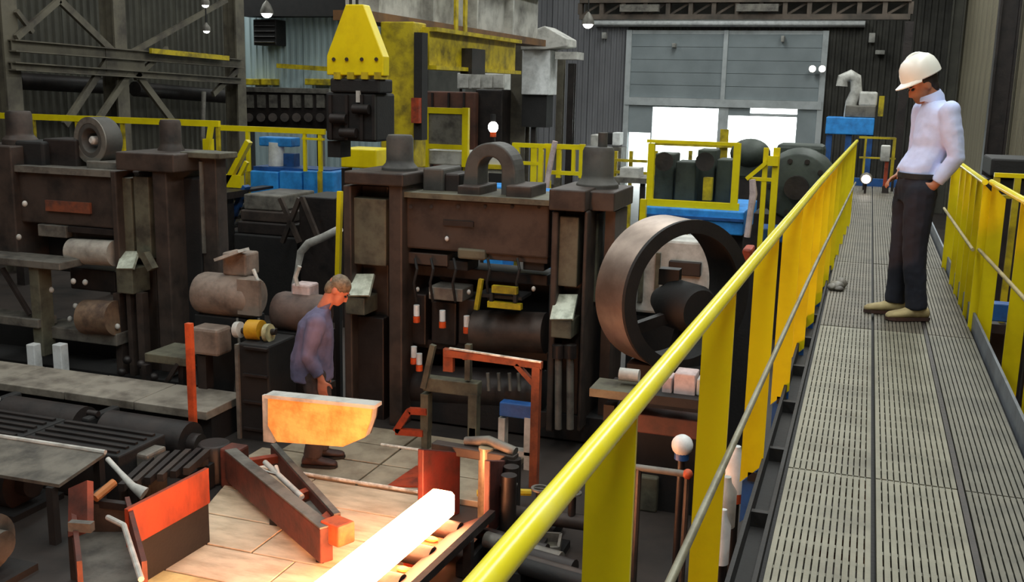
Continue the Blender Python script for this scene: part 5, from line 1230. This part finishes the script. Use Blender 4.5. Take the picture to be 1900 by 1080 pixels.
for k in range(13):
    an_ = -PI*.42+PI*.84*k/12; pk.append((oc+f*math.cos(an_)*.134+l*math.sin(an_)*.109+u*.01, oc+f*(math.cos(an_)*.134+.055*math.cos(an_*1.15)**.6)+l*math.sin(an_)*.112-u*.012))
vs = [p for pr in pk for p in pr]; vs += [p-u*.007 for p in vs]; fs = []
for k in range(12): a = 2*k; fs += [(a, a+1, a+3, a+2), (26+a+2, 26+a+3, 26+a+1, 26+a), (a+1, 26+a+1, 26+a+3, a+3), (a, a+2, 26+a+2, 26+a)]
fs += [(0, 26, 27, 1), (24, 25, 51, 50)]
b.add(vs, fs, False); xbuild(b, X, 'peak', helmet_m, hel)
b = MB().tube([oc+f*math.cos(a_)*.1+u*(.045+.118*math.sin(a_)) for a_ in [PI*.18+PI*.64*k/10 for k in range(11)]], .012, 8); xbuild(b, X, 'ridge', helmet_m, hel)

# --- the bending worker on the mill floor
wp = at(592, 868, Z=0); wp = V((wp.x, wp.y, .055))
t = thing('person', 'grey-haired worker in violet-grey jacket looking down beside the orange lit trough', 'person', wp)
X = Matrix.Translation(wp) @ Matrix.Rotation(.38, 4, 'Z')
sc = .97
hc = V((.19, .0, 1.575)); hf = V((.8, -.12, -.58)); hu = V((.58, 0, .8))
b = MB(); f, l, u, R = head_parts(b, hc, hf, hu, 1.04)
neck0 = V((.06, 0, 1.41)); capsule(b, [neck0, hc-u*.05-f*.03], [.06, .056], 14)
hipc = V((-.02, 0, .9)); chest = V((.0, 0, 1.22))
loft(b, [(hipc-V((0, 0, .08)), (.11, 0, 0), (0, .16, 0)), (hipc+V((0, 0, .08)), (.12, 0, 0), (0, .16, 0)), (chest-V((0, 0, .1)), (.125, 0, 0), (0, .16, 0)), (chest+V((0.01, 0, .06)), (.12, 0, 0), (0, .18, 0)), (V((.03, 0, 1.36)), (.08, 0, 0), (0, .14, 0)), (neck0+V((0, 0, .01)), (.055, 0, 0), (0, .055, 0))])
sh = {1: V((.02, .19, 1.32)), -1: V((.02, -.19, 1.32))}; el = {1: V((.0, .23, 1.05)), -1: V((-.04, -.22, 1.04))}; wr = {1: V((.0, .17, .84)), -1: V((.06, -.21, .83))}
for k in (1, -1): capsule(b, [sh[k], (sh[k]+el[k])/2, el[k], (el[k]*2+wr[k])/3, wr[k]], [.06, .052, .044, .042, .03])
hand(b, wr[-1], (.1, -.02, -1), (.1, 1, 0), (1, 0, 0), 1.1, .5); hand(b, wr[1], (.4, -.05, -.9), (.1, -1, 0), (1, 0, .3), 1.1, .5)
hip = {1: V((-.02, .1, .87)), -1: V((-.02, -.1, .87))}; kn = {1: V((.03, .11, .48)), -1: V((.02, -.11, .48))}; an = {1: V((-.0, .1, .09)), -1: V((-.04, -.1, .09))}
for k in (1, -1): capsule(b, [hip[k], (hip[k]+kn[k])/2, kn[k], (kn[k]*2+an[k])/3-V((.02, 0, 0)), an[k]], [.09, .075, .055, .052, .038])
fused(b, 'body', skin_w, t, X, .009, 2); eyes(X, hc, f, l, u, R, t, 1.04)
b = MB()
loft(b, [(hipc+V((-.03, 0, -.12)), (.185, 0, 0), (0, .2, 0)), (hipc+V((-.025, 0, .08)), (.185, 0, 0), (0, .195, 0)), (chest-V((.02, 0, .1)), (.17, 0, 0), (0, .19, 0)), (chest+V((-.01, 0, .06)), (.15, 0, 0), (0, .2, 0)), (V((.02, 0, 1.37)), (.1, 0, 0), (0, .165, 0)), (neck0+V((0, 0, .02)), (.068, 0, 0), (0, .068, 0))])
for k in (1, -1):
    e = wr[k]+(el[k]-wr[k])*.15; capsule(b, [sh[k], (sh[k]+el[k])/2, el[k], (el[k]+e)/2], [.088, .078, .07, .062]); b.tube([(el[k]+e)/2, e], [.062, .052], 12)
fused(b, 'jacket', jacket_m, t, X, .012, 2, .028, .14)
b = MB(); loft(b, [(neck0+V((-.005, 0, -.01)), V((.074, 0, .03)), (0, .074, 0)), (neck0+V((.02, 0, .04)), V((.07, 0, .03)), (0, .068, 0))]); xbuild(b, X, 'collar', jacket_m, t)
b = MB(); loft(b, [(hipc+V((0, 0, .03)), (.13, 0, 0), (0, .17, 0)), (hipc-V((0, 0, .14)), (.125, 0, 0), (0, .175, 0))])
for k in (1, -1): capsule(b, [hip[k]-V((0, 0, .03)), (hip[k]+kn[k])/2, kn[k], (kn[k]+an[k])/2], [.115, .1, .085, .082]); b.tube([(kn[k]+an[k])/2, an[k]+V((0, 0, .0))], [.082, .082], 14)
fused(b, 'trousers', mat('brown_work_trousers', (74, 58, 54), .85, 0, (52, 42, 40), 6), t, X, .012, 2, .02, .12)
for k in (1, -1): fw = V((1, .12*k, 0)); fused(boot(MB(), an[k], fw, 1.12), 'boot', boot_d, t, X, .01, 2); xbuild(sole(MB(), an[k], fw, 1.12), X, 'boot_sole', black, t)
hb = MB().ell(hc-f*.012+u*.05, .1, .088, .09, 18, 12, R).ell(hc-f*.06-u*.01, .06, .075, .08, 16, 10, R); fused(hb, 'hair', hair_g, t, X, .009, 1, .012, .03)
